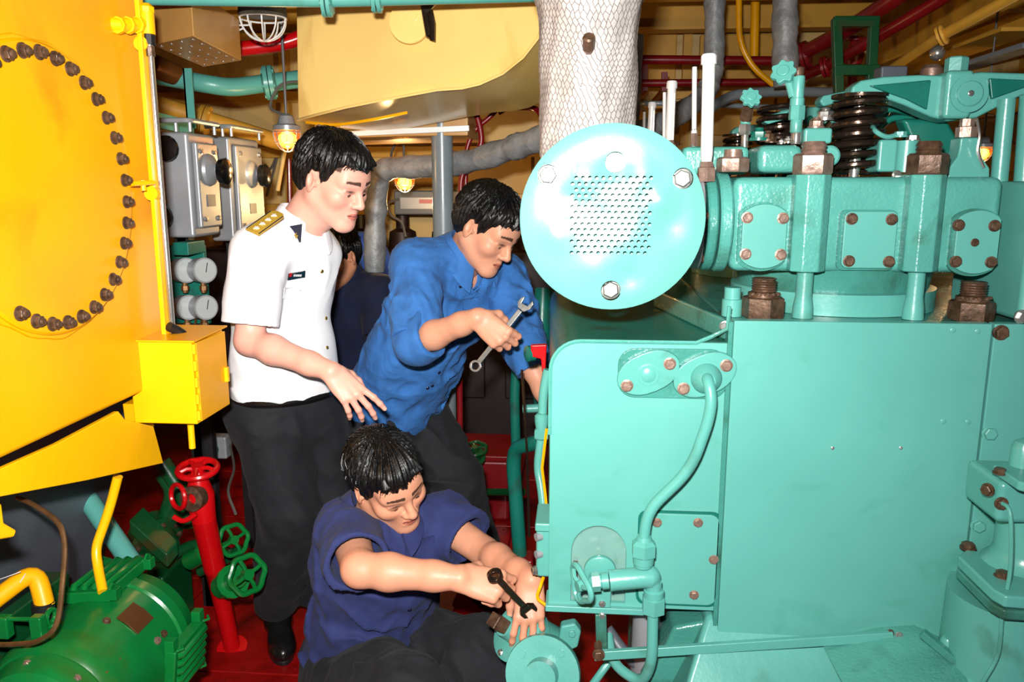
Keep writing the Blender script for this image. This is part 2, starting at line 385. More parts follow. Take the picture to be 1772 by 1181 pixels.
g = MB(); c0 = pz(1122, 650, Y0-.018); g.lathe(c0+A(0, .004, 0), (0,-1,0), [(0,.024),(.004,.024),(.0045,.0205),(.0015,.0195),(.005,.014),(.0065,.006),(.007,.001)], 28); part('centre_boss', g, TEAL, fa)
g = MB(); c0 = pz(1222, 655, Y0-.018); g.lathe(c0+A(0, .006, 0), (0,-1,0), [(0,.031),(.010,.031),(.016,.027),(.028,.022),(.036,.014)], 28); part('pipe_socket', g, TEAL, fb)
for q, o in (((1159, 630), fa), ((1085, 668), fa), ((1257, 633), fb), ((1183, 673), fb)): bolt(o, pz(*q, Y0-.018), (0,-1,0), .0105, RUSTP)
pts = [pz(1222, 652, 1.59), pz(1224, 655, 1.545), pz(1232, 690, 1.53), pz(1226, 728, 1.53), pz(1196, 812, 1.53), pz(1120, 885, 1.53), pz(1113, 945, 1.53)]
g = MB(); g.tube(fillet(pts, .045), .0115, 14); opipe = part('oil_pipe', g, TEAL, ENG)
pts = [pz(1130, 1050, 1.535), pz(1128, 1150, 1.53), pz(1110, 1185, 1.56), pz(1060, 1150, 1.6), pz(1052, 1100, 1.66)]
g = MB(); g.tube(fillet(pts, .05), .0115, 14); part('drain_pipe', g, TEAL, ENG)
# tee fitting, union nuts and the hand valve
def vert(px, y0, y1, Y): return pz(px, y1, Y), pz(px, y0, Y)
a, b_ = vert(1113, 935, 975, 1.53); L = b_[2]-a[2]; g = MB(); g.lathe((a[0], 1.53, a[2]), (0,0,1), [(0,.021),(L*.32,.022)], 20); g.lathe((a[0], 1.53, a[2]+L*.36), (0,0,1), [(0,.026),(L*.5,.026),(L*.64,.018)], 6); g.lathe((a[0], 1.53, a[2]+L*.9), (0,0,1), [(0,.018),(.014,.014)], 16); part('union_nut', g, TEAL, ENG)
a, b_ = vert(1130, 1012, 1062, 1.535); L = b_[2]-a[2]; g = MB(); g.lathe((a[0], 1.535, a[2]), (0,0,1), [(0,.019),(.004,.025),(L*.55,.025),(L*.6,.02)], 6); g.lathe((a[0], 1.535, a[2]+L*.6), (0,0,1), [(0,.021),(L*.2,.021),(L*.25,.016),(L*.5,.016)], 18); part('union_nut', g, TEAL, ENG)
p0, p1 = pz(1058, 1005, 1.53), pz(1135, 998, 1.535)
g = MB(); g.cyl(pz(1113, 980, 1.53), pz(1113, 965, 1.53), .018); g.tube([p0, pz(1112, 1000, 1.53), pz(1127, 1000, 1.533)], .0215, 18); g.ball(pz(1124, 998, 1.535), .0225, 18); g.cyl(pz(1128, 1000, 1.535), pz(1130, 1025, 1.535), .018, .015); vb = part('valve_body', g, TEAL, ENG)
g = MB(); ax = unit(p0-p1); g.lathe(p0, ax, [(0,.0225),(.004,.0225)], 20); g.lathe(p0+ax*.006, ax, [(0,.017),(.014,.017),(.015,.014),(.02,.014)], 18); g.lathe(p0+ax*.024, ax, [(0,.02),(.016,.02),(.022,.013)], 6); part('gland_nut', g, TEAL, vb)
g = MB(); g.tube([p0+ax*.04, p0+ax*.072], .005, 10); part('valve_stem', g, STEEL, vb)
def handwheel(name, c, axis, R, r, parent, m, waves=0, spokes=4, amp=.12):
    u, v, a = frame(axis); c = A(*c); n = 40; pts = []
    for i in range(n):
        t = 2*PI*i/n; q = R*(1+amp*math.cos(waves*t)) if waves else R; pts.append(c+u*q*math.cos(t)+v*q*math.sin(t))
    g = MB(); g.tube(pts, r, 8, True)
    for j in range(spokes):
        t = 2*PI*j/spokes+.3; g.tube([c, c+(u*math.cos(t)+v*math.sin(t))*R*.55+a*r*.8, c+(u*math.cos(t)+v*math.sin(t))*R*.97], r*.75, 7)
    g.lathe(c-a*r*1.4, a, [(0,r*1.9),(r*2.8,r*1.9)], 12)
    return part(name, g, m, parent)
hw = handwheel('handwheel', pz(1005, 1014, 1.515), (-1, -.55, -.12), .037, .0062, vb, TEAL, 3, 3, .16)
# fork and round boss under the window, long control link
g = MB(); c0 = pz(1038, 985, 1.60); g.lathe(c0, (0,-1,0), [(0,.034),(.012,.034),(.014,.031)], 28); g.prism([(x, 1.59, z) for x, z in ((c0[0]-.018, c0[2]), (c0[0]-.016, c0[2]-.085), (c0[0]+.024, c0[2]-.085), (c0[0]+.026, c0[2]))], (0, .016, 0)); fork = part('linkage_bracket', g, TEAL, ENG, .002)
for q in ((1042, 1046), (1042, 1066)): bolt(fork, pz(*q, 1.588), (0,-1,0), .006, STEEL, 'screw')
g = MB(); a = pz(1030, 1065, 1.585); b_ = pz(1032, 1130, 1.575); g.prism([a, a+A(.024,0,0), b_+A(.024,0,0), b_], (0, .01, 0)); part('linkage_lever', g, TEALD, ENG, .002)
a = pz(1028, 1135, 1.565); b_ = pz(1545, 1101, 1.55); g = MB(); g.bar(a, b_, .012, .021); rod = part('control_link', g, TEAL, ENG, .002)
bolt(rod, pz(1036, 1134, 1.556), (0,-1,0), .011, RUST); bolt(rod, pz(1036, 1118, 1.57), (-1,-.4,.4), .009, RUST)
g = MB(); a = pz(1548, 1112, 1.56); g.prism([(a[0]-.01, 1.55, a[2]-.05), (a[0]+.022, 1.55, a[2]-.05), (a[0]+.018, 1.55, a[2]+.02), (a[0]+.002, 1.55, a[2]+.022)], (0, .02, 0)); lg = part('link_lug', g, TEAL, ENG, .003); bolt(lg, pz(1556, 1101, 1.55), (0,-1,0), .007, STEEL)
bolt(lg, pz(1541, 1096, 1.552), (0,-1,.5), .006, RUST)
# silver casing and braided hose behind the drain pipe
g = MB(); c0 = pz(1118, 1090, 1.70); g.lathe((c0[0], 1.70, c0[2]+.06), (.05, .1, -1), [(0,.03),(.05,.034),(.16,.04),(.3,.045)], 20); part('filter_casing', g, SILV, ENG)
g = MB(); g.tube(catmull([pz(1050, 1090, 1.75), pz(1080, 1130, 1.72), pz(1120, 1160, 1.7), pz(1150, 1190, 1.72)], 6), .016, 12); part('braided_hose', g, GREYD, ENG)
g = MB(); g.tube(fillet([pz(1062, 1135, 1.68), pz(1040, 1165, 1.66), pz(1015, 1200, 1.62)], .03), .009, 10); part('return_pipe', g, TEAL, ENG)
# bedplate: sloping cast shapes along the bottom
g = MB(); g.prism([(.16, 1.60, .0), (.16, 1.60, .45), (.22, 1.60, .61), (.30, 1.60, .63), (.30, 1.60, 0)], (0, .5, 0)); part('bedplate_end', g, TEALD, ENG, .01)
a = pz(1240, 1092, Y0); g = MB(); g.add([(.29, 1.605, .64), (.82, 1.605, .635), (.82, 1.42, .40), (.18, 1.42, .40), (.29, 2.0, .64), (.82, 2.0, .64), (.82, 2., .0), (.18, 2., .0), (.18, 1.42, 0), (.82, 1.42, 0)], [(0,1,2,3), (3,2,9,8), (0,4,5,1), (1,5,6,9,2), (0,3,8,7,4)]); part('bedplate', g, TEAL, ENG, .012)
g = MB(); t = [pz(1462, 1190, 1.42), pz(1550, 1126, 1.50), pz(1612, 1122, 1.50), pz(1700, 1190, 1.42)]; d = A(0, .15, -.0)
g.add(t+[p+d for p in t]+[t[0]-A(0,0,.3), t[3]-A(0,0,.3)], [(0,1,2,3), (1,5,6,2), (0,4,5,1), (3,2,6,7), (0,3,9,8)]); part('sloped_cover', g, TEALR, ENG, .012)
g = MB(); g.bar(pz(1595, 1095, 1.50), pz(1720, 1200, 1.44), .02, .016); part('cover_rim', g, TEALD, ENG, .003)
g = MB(); g.lathe(pz(1640, 1113, 1.5), (0,0,1), [(-.02,.014),(.006,.014),(.012,.010)], 16); part('plug', g, TEAL, ENG)
# pump at the lower right
pc = pz(1752, 1000, 1.47)
pump = MB(); zz = lambda y: pz(1752, y, 1.47)[2]
pump.lathe((pc[0]+.02, 1.50, zz(1185)), (0,0,1), [(0,.13),(.02,.13),(.03,.115),(zz(1040)-zz(1185), .112)], 36); fpump = part('pump_body', pump, TEAL, ENG)
g = MB(); fl_ = [tuple(U(*q, Z=zz(985))) for q in ((1657, 962), (1672, 950), (1700, 955), (1790, 958), (1840, 1000), (1840, 1040), (1740, 1032), (1718, 1020))]
g.prism(fl_, (0, 0, -.024)); pf = part('pump_flange', g, TEAL, ENG, .005)
g = MB(); g.prism([A(*p)-A(0,0,.027) for p in fl_], (0, 0, -.02)); part('lower_flange', g, TEALD, ENG, .005)
for q in ((1675, 948), (1735, 998)): bolt(pf, U(*q, Z=zz(985)), (0,0,1), .0125, RUST)
g = MB(); g.lathe((pc[0]+.035, 1.50, zz(985)), (0,0,1), [(0,.075),(.012,.062),(.03,.055),(.1,.055)], 28); part('pump_neck', g, TEAL, ENG)
a = pz(1725, 900, 1.45); b_ = pz(1800, 830, 1.45); g = MB(); g.box((a[0]-.012, 1.43, a[2]), (b_[0], 1.56, b_[2])); pb = part('valve_block', g, TEAL, ENG, .012)
g = MB(); g.prism([tuple(U(*q, Z=b_[2]+.004)) for q in ((1716, 820), (1745, 812), (1800, 830), (1800, 860), (1760, 850))], (0, 0, .018)); part('block_flange', g, TEAL, ENG, .004)
for q, ax in (((1730, 818), (0,0,1)), ((1762, 838), (0,0,1)), ((1709, 848), (-1,-.6,0)), ((1733, 872), (0,-1,0))): bolt(pb, pz(*q, 1.43), ax, .010, RUST)
g = MB(); c0 = pz(1766, 830, 1.46); g.lathe(c0, (0,0,1), [(0,.023),(.06,.021),(.072,.016),(.078,.006)], 20); part('adjuster_cap', g, TEAL, ENG)
g = MB(); g.tube(catmull([pz(1735, 872, 1.42), pz(1746, 882, 1.40), pz(1750, 920, 1.39), pz(1748, 990, 1.39), pz(1735, 1060, 1.39), pz(1728, 1130, 1.39), pz(1705, 1175, 1.39), pz(1690, 1200, 1.40)], 6), .0038, 8); part('thin_pipe', g, TEAL, ENG)
g = MB(); g.lathe(pz(1677, 1045, 1.50), (-.7,-1,0), [(-.03,.018),(.0,.018),(.006,.014)], 16); part('inspection_plug', g, TEAL, ENG)
# ------------------------------------------------------------------ exhaust end cover
EX = thing('exhaust_end_cover', 'round teal sheet metal cover with a square patch of small holes', 'cover', (.06, 1.6, 1.49))
cx, cz = .0605, 1.4935; R = .1655
def dish(u, v):
    r = math.hypot(u, v)/R; d = .010*r**2+.012*max(0, r-.86)/.14*max(0, r-.86)
    for (a, b_, s, h) in ((-.075,.03,.022,.006),(-.10,-.03,.02,-.005),(.01,.09,.02,.006),(.085,.03,.014,-.006),(.10,-.01,.02,.005),(.03,-.105,.016,.005),(-.03,-.09,.02,-.003),(.05,.075,.02,-.004),(-.05,.07,.018,-.004),(0,0,.06,.004),(-.02,.0,.02,.002),(.03,-.04,.02,-.002)):
        d += h*math.exp(-((u-a)**2+(v-b_)**2)/(2*s*s))
    return d
holes = []; big = []
for x, y in ((948, 303), (1065, 281), (1182, 309), (1057, 503)):
    q = pz(x, y, 1.455); holes.append(circ(q[0]-cx, q[2]-cz, .0185, 20)); big.append(q)
ul = pz(1000, 308, 1.452); ur = pz(1120, 308, 1.452); dx = (pz(1126, 310, 1.452)[0]-pz(997, 310, 1.452)[0])/11; ddz = (pz(1060, 308, 1.452)[2]-pz(1060, 438, 1.452)[2])/13
for j in range(14):
    for i in range(12):
        x = pz(991, 310, 1.452)[0]-cx+i*dx+(dx*.55 if j % 2 == 0 else 0); z = ul[2]-cz-j*ddz
        holes.append(circ(x, z, .0037, 10))
extra = []
for i in range(-15, 16):
    for j in range(-15, 16):
        u, v = i*.0105, j*.0105+(.005 if i % 2 else 0)
        if math.hypot(u, v) > R-.008: continue
        if any((u-sum(p[0] for p in h)/len(h))**2+(v-sum(p[1] for p in h)/len(h))**2 < ((.021 if len(h) == 20 else .0052))**2 for h in holes): continue
        extra.append((u, v))
mb = MB(); plate(mb, circ(0, 0, R, 72), holes, lambda u, v, t: (cx+u, 1.445+dish(u, v)+t, cz+v), .003, extra)
disc = part('perforated_cover', mb, TEALC, EX, sharp=60)
mb = MB(); mb.torus((cx, 1.462, cz), (0,1,0), R-.002, .0032, 72, 6); part('rim', mb, TEALC, EX)
mb = MB(); mb.lathe((cx, 1.478, cz), (0,1,0), [(0,.14),(.02,.146),(.03,.128),(.30,.128)], 48); part('end_flange', mb, TEAL, EX)
for q in big:
    if q is big[1]: g = MB(); g.lathe(q+A(0,.02,0), (0,-1,0), [(0,.017),(.012,.017)], 20); part('plug', g, STEEL, EX)
    else: bolt(EX, q+A(0,.021,0), (0,-1,0), .0155, STEEL)
bolt(EX, (cx-.138, 1.52, cz+.04), (-1,0,0), .008, RUSTP); bolt(EX, (cx-.138, 1.52, cz-.06), (-1,0,0), .008, RUSTP)
# short duct from the cover to the head flange
mb = MB(); mb.lathe((.12, 1.74, 1.475), (1,0,0), [(0,.095),(.11,.095),(.135,.10)], 36); part('exhaust_stub', mb, SILV, EX)
mb = MB(); mb.lathe((.06, 1.70, 1.56), (0,0,1), [(0,.10),(.05,.10),(.06,.112),(.075,.112)], 32); part('riser_collar', mb, TEAL, EX)
# ------------------------------------------------------------------ cylinder heads (three, one behind the other)
def spring(mb, c, z0, z1, R, r, turns, n=18):
    N = int(turns*n); pts = []
    for i in range(N+1):
        t = i/n; q = t/turns; q = q if q > .06 else q*.4; pts.append((c[0]+R*math.cos(2*PI*t), c[1]+R*math.sin(2*PI*t), z0+(z1-z0)*q))
    mb.tube(pts, r, 8)
def head(dy, full):
    def pp(x, y, Y): p = pz(x, y, Y); p[1] += dy; return p
    YH = 1.68
    mb = MB(); a = pp(1262, 470, YH); b_ = pp(1742, 306, YH); mb.box((a[0], YH+dy, a[2]), (b_[0], YH+dy+.40, b_[2])); H = part('cylinder_head', mb, TEALR, ENG, .018, seg=3)
    # exhaust flange pair on the left end
    for x0, x1, r, m in ((.262, .283, .103, TEALD), (.287, .312, .105, TEALR)):
        g = MB(); g.lathe((x0, YH+dy+.07, 1.475), (1,0,0), [(0,r-.004),(.004,r),(x1-x0-.004,r),(x1-x0,r-.004)], 36); part('exhaust_flange', g, m, H)
    for t in (35, 100, 160, 215, 260): bolt(H, (.262, YH+dy+.07-.09*math.cos(math.radians(t-90)), 1.475+.09*math.sin(math.radians(t-90))), (-1,0,0), .008, RUST)
    # stud columns
    cols = []
    for xl, xr in ((1366, 1440), (1561, 1640)):
        a = pp(xl, 470, 1.655); b_ = pp(xr, 302, 1.655); xm = (a[0]+b_[0])/2; w_ = (b_[0]-a[0])/2
        g = MB(); g.prism([(xm-w_, YH+.05+dy, a[2]), (xm-w_, 1.652+dy, a[2]), (xm-w_*.45, 1.635+dy, a[2]), (xm+w_*.45, 1.635+dy, a[2]), (xm+w_, 1.655+dy, a[2]), (xm+w_, YH+.05+dy, a[2])], (0, 0, b_[2]-a[2])); part('stud_column', g, TEALR, H, .003); cols.append((xm, a[2], b_[2]))
    for (xm, z0, z1), (nx, ny, m) in zip(cols, ((1407, 298, RUSTP), (1605, 302, RUST))):
        g = MB(); g.lathe((xm, 1.668+dy, 1.284), (0,0,1), [(0,.021),(.022,.020),(.045,.0165),(z0-1.284+.005,.0165)], 20); part('stud', g, TEAL, H)
        g = MB(); g.lathe((xm, 1.668+dy, z1), (0,0,1), [(0,.036),(.004,.038),(.036,.038),(.041,.033)], 6, ph=.25); g.lathe((xm, 1.668+dy, z1+.04), (0,0,1), [(0,.025),(.005,.022),(.008,.025),(.012,.022),(.016,.025),(.024,.02)], 18); part('head_nut', g, m, H)
    g = MB(); c0 = pp(1267, 298, 1.70); g.lathe(c0, (0,0,1), [(0,.031),(.004,.033),(.026,.033),(.03,.028)], 6, ph=.2); g.lathe(c0+A(0,0,.029), (0,0,1), [(0,.019),(.016,.018)], 16); part('head_nut', g, RUSTP, H)
    # liner collar below the head
    g = MB(); g.lathe((.585, 1.90+dy, 1.284), (0,0,1), [(0,.222),(.045,.222),(.05,.19)], 48); part('liner_collar', g, TEAL, ENG)
    g = MB(); g.lathe((.585, 1.90+dy, 1.32), (0,0,1), [(0,.205),(.06,.215),(.09,.2)], 48); part('liner_neck', g, TEALD, ENG)
    if not full: return H
    for x, y0, y1, z in ((1267, 492, 520, 0),):
        g = MB(); c0 = pz(x, 522, 1.68); g.lathe(c0-A(0,0,.03), (0,0,1), [(0,.021),(.035,.021),(.036,.017),(.06,.017)], 18); part('water_stub', g, TEAL, ENG)
    # inspection covers with bolts
    def hc(name, x0, y0, x1, y1, bolts, cap, m_):
        a = pz(x0, y1, 1.668); b_ = pz(x1, y0, 1.668); Y = 1.668
        xs, zs, hw, h = (a[0]+b_[0])/2, (a[2]+b_[2])/2, (b_[0]-a[0])/2, (b_[2]-a[2])/2
        if cap: lp = [(max(-hw, min(hw, h*.99*math.cos(2*PI*j/40))), h*math.sin(2*PI*j/40)) for j in range(40)]
        else: lp = rrect(-hw, -h, hw, h, .012)
        g = MB(); g.prism([(xs+x*1.09-.002, Y+.005, zs+z*1.07-.001) for x, z in lp], (0, .02, 0)); part(name+'_gasket', g, TEALD, H)
        g = MB(); g.prism([(xs+x, Y-.004, zs+z) for x, z in lp], (0, .012, 0)); o = part(name, g, TEALP, H, .002)
        for q in bolts: bolt(o, pz(*q, Y-.004), (0,-1,0), .0098 if q[0] != 1687 else .0068, m_)
    hc('inspection_cover', 1280, 353, 1364, 465, ((1293, 377), (1355, 378), (1290, 440), (1351, 441)), True, RUSTP)
    hc('inspection_cover', 1454, 366, 1554, 464, ((1474, 379), (1543, 380), (1469, 452), (1538, 453)), False, RUST)
    hc('inspection_cover', 1646, 364, 1734, 474, ((1659, 390), (1721, 391), (1687, 420), (1654, 453), (1715, 454)), True, RUST)
    return H
H1 = head(0, True); head(.66, False); head(1.32, False)
# big holding nuts on the deck
for x, yb, yt, yn in ((1319, 545, 513, 482), (1679, 553, 520, 487)):
    c0 = pz(x, yb, 1.655); c0[2] = 1.285; h1 = pz(x, yt, 1.655)[2]-1.285; h2 = pz(x, yn, 1.655)[2]-1.285
    g = MB(); g.lathe(c0, (0,0,1), [(0,.040),(.003,.042),(h1-.003,.042),(h1,.037)], 6, ph=.15); nut = part('holding_nut', g, RUST, ENG)
    g = MB(); pr = [(h1-.002, .031), (h1+.008, .031)]; t = h1+.009
    while t < h2: pr += [(t, .0225), (t+.002, .025), (t+.004, .0225)]; t += .005
    g.lathe(c0, (0,0,1), pr+[(h2, .019)], 20); part('stud_end', g, RUST, nut)
    for j in range(5): tt = -PI/2+(j-2)*.5; bolt(nut, c0+A(.03*math.cos(tt), .03*math.sin(tt), h1+.006), (0,0,1), .005, RUST, 'lock_screw')
# ------------------------------------------------------------------ valve gear on the first head
def valve_gear(dy, full=True):
    def pp(x, y, Y): p = pz(x, y, Y); p[1] += dy; return p
    YS = 1.80; c0 = pp(1478, 298, YS); z0 = c0[2]; z1 = pp(1478, 170, YS)[2]
    g = MB(); spring(g, c0, z0, z1, .049, .0072, 7.2); sp = part('valve_spring', g, DARK, ENG)
    g = MB(); spring(g, c0, z0, z1, .029, .005, 8); part('inner_spring', g, DARK, sp)
    g = MB(); g.cyl((c0[0], c0[1], z0-.02), (c0[0], c0[1], z1+.01), .011); part('valve_stem', g, STEEL, sp)
    g = MB(); g.lathe((c0[0], c0[1], z1), (0,0,1), [(0,.057),(.007,.057),(.01,.03),(.02,.02)], 24); part('spring_cap', g, DARK, sp)
    ol = [(1472, 165), (1475, 150), (1490, 139), (1530, 132), (1590, 129), (1632, 130), (1700, 124), (1772, 126), (1850, 132), (1850, 165), (1768, 166), (1715, 192), (1690, 205), (1640, 210), (1612, 203), (1565, 182), (1525, 168), (1490, 166)]
    g = MB(); g.prism([tuple(pp(x, y, 1.77)) for x, y in ol], (0, .055, 0)); ra = part('rocker_arm', g, TEAL, ENG, .006)
    if full:
        g = MB(); g.prism([tuple(pz(x, y, 1.762)) for x, y in ((1505, 148), (1612, 138), (1605, 190), (1570, 172), (1530, 158))], (0, .01, 0)); part('web_recess_shade', g, TEALDK, ra, .003)  # raised dark plates; the recess shade is in their colour
        g = MB(); g.prism([tuple(pz(x, y, 1.762)) for x, y in ((1712, 135), (1772, 138), (1840, 145), (1772, 152), (1716, 172))], (0, .01, 0)); part('web_recess_shade', g, TEALDK, ra, .003)
    a = pp(1632, 206, 1.745); b_ = pp(1690, 120, 1.745)
    g = MB(); g.box((a[0], 1.745+dy, a[2]), (b_[0], 1.84+dy, b_[2])); part('rocker_boss', g, TEAL, ra, .01)
    c1 = pp(1678, 162, 1.741); g = MB(); g.lathe(c1, (0,1,0), [(0,.037),(.09,.037)], 32); part('boss_ring', g, TEAL, ra)
    g = MB(); g.lathe(c1, (0,-1,0), [(-.01,.0255),(.004,.0255),(.006,.023)], 28); sh = part('rocker_shaft', g, TEAL, ra); bolt(sh, c1-A(0,.006,0), (0,-1,0), .006, STEEL, 'screw', kind=screw_mesh)
    g = MB(); c2 = pp(1655, 112, 1.79); g.lathe(c2, (0,0,1), [(-.015,.022),(.012,.022),(.015,.018)], 6); part('clamp_bolt', g, TEAL, ra)
    if not full: return
    # pedestal below the rocker and pushrod tubes
    g = MB(); c3 = pz(1672, 310, 1.74); z = lambda y: pz(1672, y, 1.74)[2]-c3[2]
    for i, (lx, hx, ly, hy, yy) in enumerate(()): pass
    V = []
    for yy, wx, wy in ((310, .042, .03), (292, .040, .03), (272, .024, .026), (258, .021, .024), (238, .021, .024)):
        for sx, sy in ((-1,-1),(1,-1),(1,1),(-1,1)): V.append((c3[0]+wx*sx, 1.76+wy*sy, c3[2]+z(yy)))
    g.add(V, [(0,3,2,1), (16,17,18,19)]+[(4*j+i, 4*j+(i+1) % 4, 4*j+4+(i+1) % 4, 4*j+4+i) for j in range(4) for i in range(4)]); part('pedestal', g, TEAL, H1, .004)
    g = MB(); q = pz(1671, 238, 1.745); g.lathe(q, (0,0,1), [(0,.02),(.02,.02),(.022,.014),(.036,.014)], 6); part('pedestal_nut', g, RUSTP, H1)
    g = MB(); g.prism([tuple(pz(x, y, 1.84)) for x, y in ((1580, 305), (1575, 240), (1560, 205), (1640, 205), (1660, 240), (1665, 305))], (0, .05, 0)); part('rocker_bracket', g, TEALDK, H1, .01)
    for x, yb, yt, r in ((1728, 322, 172, .0165), (1768, 358, 165, .0185)):
        a = pz(x, yb, 1.76); b_ = pz(x+14, yt, 1.76); g = MB(); g.cyl(a, b_, r, n=20); part('pushrod_tube', g, TEAL, ENG)
    g = MB(); g.tube(catmull([pz(1690, 205, 1.73), pz(1695, 235, 1.72), pz(1692, 262, 1.72), pz(1702, 290, 1.72)], 5), .003, 6); part('oil_feed_pipe', g, STEEL, ENG)
valve_gear(0)
valve_gear(.66, False); valve_gear(1.32, False)
# second spring and arms glimpsed between (neighbouring valve of the first head)
g = MB(); g.prism([tuple(pz(x, y, 1.98)) for x, y in ((1418, 175), (1425, 165), (1475, 155), (1520, 150), (1520, 170), (1470, 172), (1425, 185))], (0, .05, 0)); part('exhaust_rocker', g, TEAL, ENG, .005)
c0 = pz(1345, 285, 2.05); g = MB(); spring(g, c0, c0[2], c0[2]+.14, .05, .007, 6); part('valve_spring', g, DARK, ENG)
g = MB(); g.prism([tuple(pz(x, y, 2.02)) for x, y in ((1322, 212), (1328, 200), (1365, 190), (1365, 205), (1330, 215))], (0, .04, 0)); part('exhaust_rocker', g, TEAL, ENG, .004)
# injector block, small pipes and bolts right of the spring
a = pz(1518, 298, 1.74); b_ = pz(1556, 241, 1.74); g = MB(); g.box((a[0], 1.74, a[2]), (b_[0], 1.82, b_[2])); ib = part('injector_block', g, TEAL, H1, .006)
a = pz(1558, 298, 1.735); b_ = pz(1591, 243, 1.735); g = MB(); g.lathe(((a[0]+b_[0])/2, 1.755, a[2]), (0,0,1), [(0,.022),(b_[2]-a[2],.022)], 18); part('injector_body', g, TEAL, H1)
bolt(ib, pz(1558, 236, 1.75), (0,0,1), .012, TEAL); bolt(ib, pz(1579, 243, 1.755), (0,0,1), .0125, STEEL); bolt(ib, pz(1552, 303, 1.73), (0,-1,0), .008, STEEL)
g = MB(); g.tube(catmull([pz(1508, 215, 1.79), pz(1516, 228, 1.74), pz(1535, 237, 1.74), pz(1556, 232, 1.75)], 5), .005, 8); part('leak_pipe', g, TEAL, ENG)
for q in (((1525, 215), (1540, 190), (1575, 195)), ((1520, 225), (1545, 205), (1590, 208))): g = MB(); g.tube(catmull([pz(*p, 1.9) for p in q], 5), .007, 8); part('injector_pipe', g, TEALDK, ENG)
# left part of the head top: castings, starting valve, indicator cocks
a = pz(1182, 302, 1.74); b_ = pz(1302, 252, 1.74); g = MB(); g.box((a[0], 1.76, a[2]), (b_[0], 1.95, b_[2])); part('manifold_block', g, TEALR, ENG, .012)
a = pz(1311, 300, 1.72); b_ = pz(1392, 250, 1.72); g = MB(); g.box((a[0], 1.72, a[2]), (b_[0], 1.86, b_[2])); part('valve_cage', g, TEALR, H1, .016)
g = MB(); c0 = pz(1436, 270, 1.725); g.lathe(c0, (0,-1,0), [(-.03,.021),(0,.021),(.003,.017)], 24); part('name_disc', g, TEAL, H1)
g = MB(); a = pz(1386, 250, 1.76); b_ = pz(1437, 222, 1.76); g.box((a[0], 1.74, a[2]), (b_[0], 1.80, b_[2])); cl = part('clamp_yoke', g, TEAL, H1, .006)
g = MB(); g.cyl(pz(1408, 262, 1.77), pz(1408, 245, 1.77), .007); part('yoke_stud', g, STEEL, cl); bolt(cl, pz(1412, 220, 1.77), (0,0,1), .014, RUSTP, kind=nutbolt_mesh); bolt(cl, pz(1428, 205, 1.82), (0,0,1), .016, STEEL, kind=nutbolt_mesh)
# indicator cock: stacked fittings with a lobed knob
def stack(parts_, Y, parent, name, m=TEAL):
    out = []
    for (x, y0, y1, r, n, mm) in parts_:
        a = pz(x, y1, Y); b_ = pz(x, y0, Y); g = MB(); L = b_[2]-a[2]; g.lathe(a, (0,0,1), [(0, r*.93), (L*.08, r), (L*.92, r), (L, r*.93)], n); out.append(part(name, g, mm, parent))
    return out
stack(((1377, 228, 250, .011, 16, STEEL), (1377, 207, 230, .0125, 16, TEAL), (1378, 183, 208, .0165, 6, TEAL), (1379, 170, 184, .0145, 18, TEAL), (1380, 132, 171, .0125, 18, TEAL), (1381, 117, 133, .0115, 16, RUST)), 1.75, ENG, 'indicator_cock')
def knob(name, c, axis, R, parent, m, lobes=7):
    u, v, a = frame(axis); c = A(*c); g = MB(); pts = []
    for i in range(56):
        t = 2*PI*i/56; q = R*(.9+.1*math.cos(lobes*t)); pts.append(c+u*q*math.cos(t)+v*q*math.sin(t))
    g.prism(pts, a*R*.45); g.lathe(c, a, [(R*.4,R*.5),(R*.6,R*.45)], 16); return part(name, g, m, parent, .002)
knob('cock_knob', pz(1357, 128, 1.76), (-.5,-1,.5), .027, ENG, TEAL)
g = MB(); g.tube([pz(1357, 128, 1.76), pz(1366, 145, 1.755), pz(1372, 168, 1.75)], .008, 10); part('cock_stem', g, TEAL, ENG)
stack(((1288, 232, 256, .008, 12, STEEL), (1288, 215, 234, .013, 6, STEEL), (1290, 205, 216, .011, 14, TEAL)), 1.85, ENG, 'drain_cock')
g = MB(); g.cyl(pz(1291, 205, 1.85), pz(1297, 178, 1.82), .014, .010); part('cock_gland', g, RUST, ENG)
knob('cock_knob', pz(1298, 172, 1.80), (.1,-1,.55), .023, ENG, TEAL, 8)
for q, r, m in (((1335, 245), .011, RUST), ((1352, 248), .007, STEEL), ((1364, 246), .009, STEEL), ((1313, 240), .017, TEALDK), ((1328, 242), .014, RUST)): bolt(H1, pz(*q, 1.85), (0,0,1), r, m, kind=nutbolt_mesh)
# small rods and linkages further back
for i in range(9):
    x = 1310+i*13; g = MB(); g.tube([pz(x, 245-random.random()*20, 2.2), pz(x+random.uniform(15, 40), 200+random.random()*25, 2.25)], .007, 6); part('linkage_rod', g, random.choice((TEALDK, DARK, STEEL, RUST)), ENG)
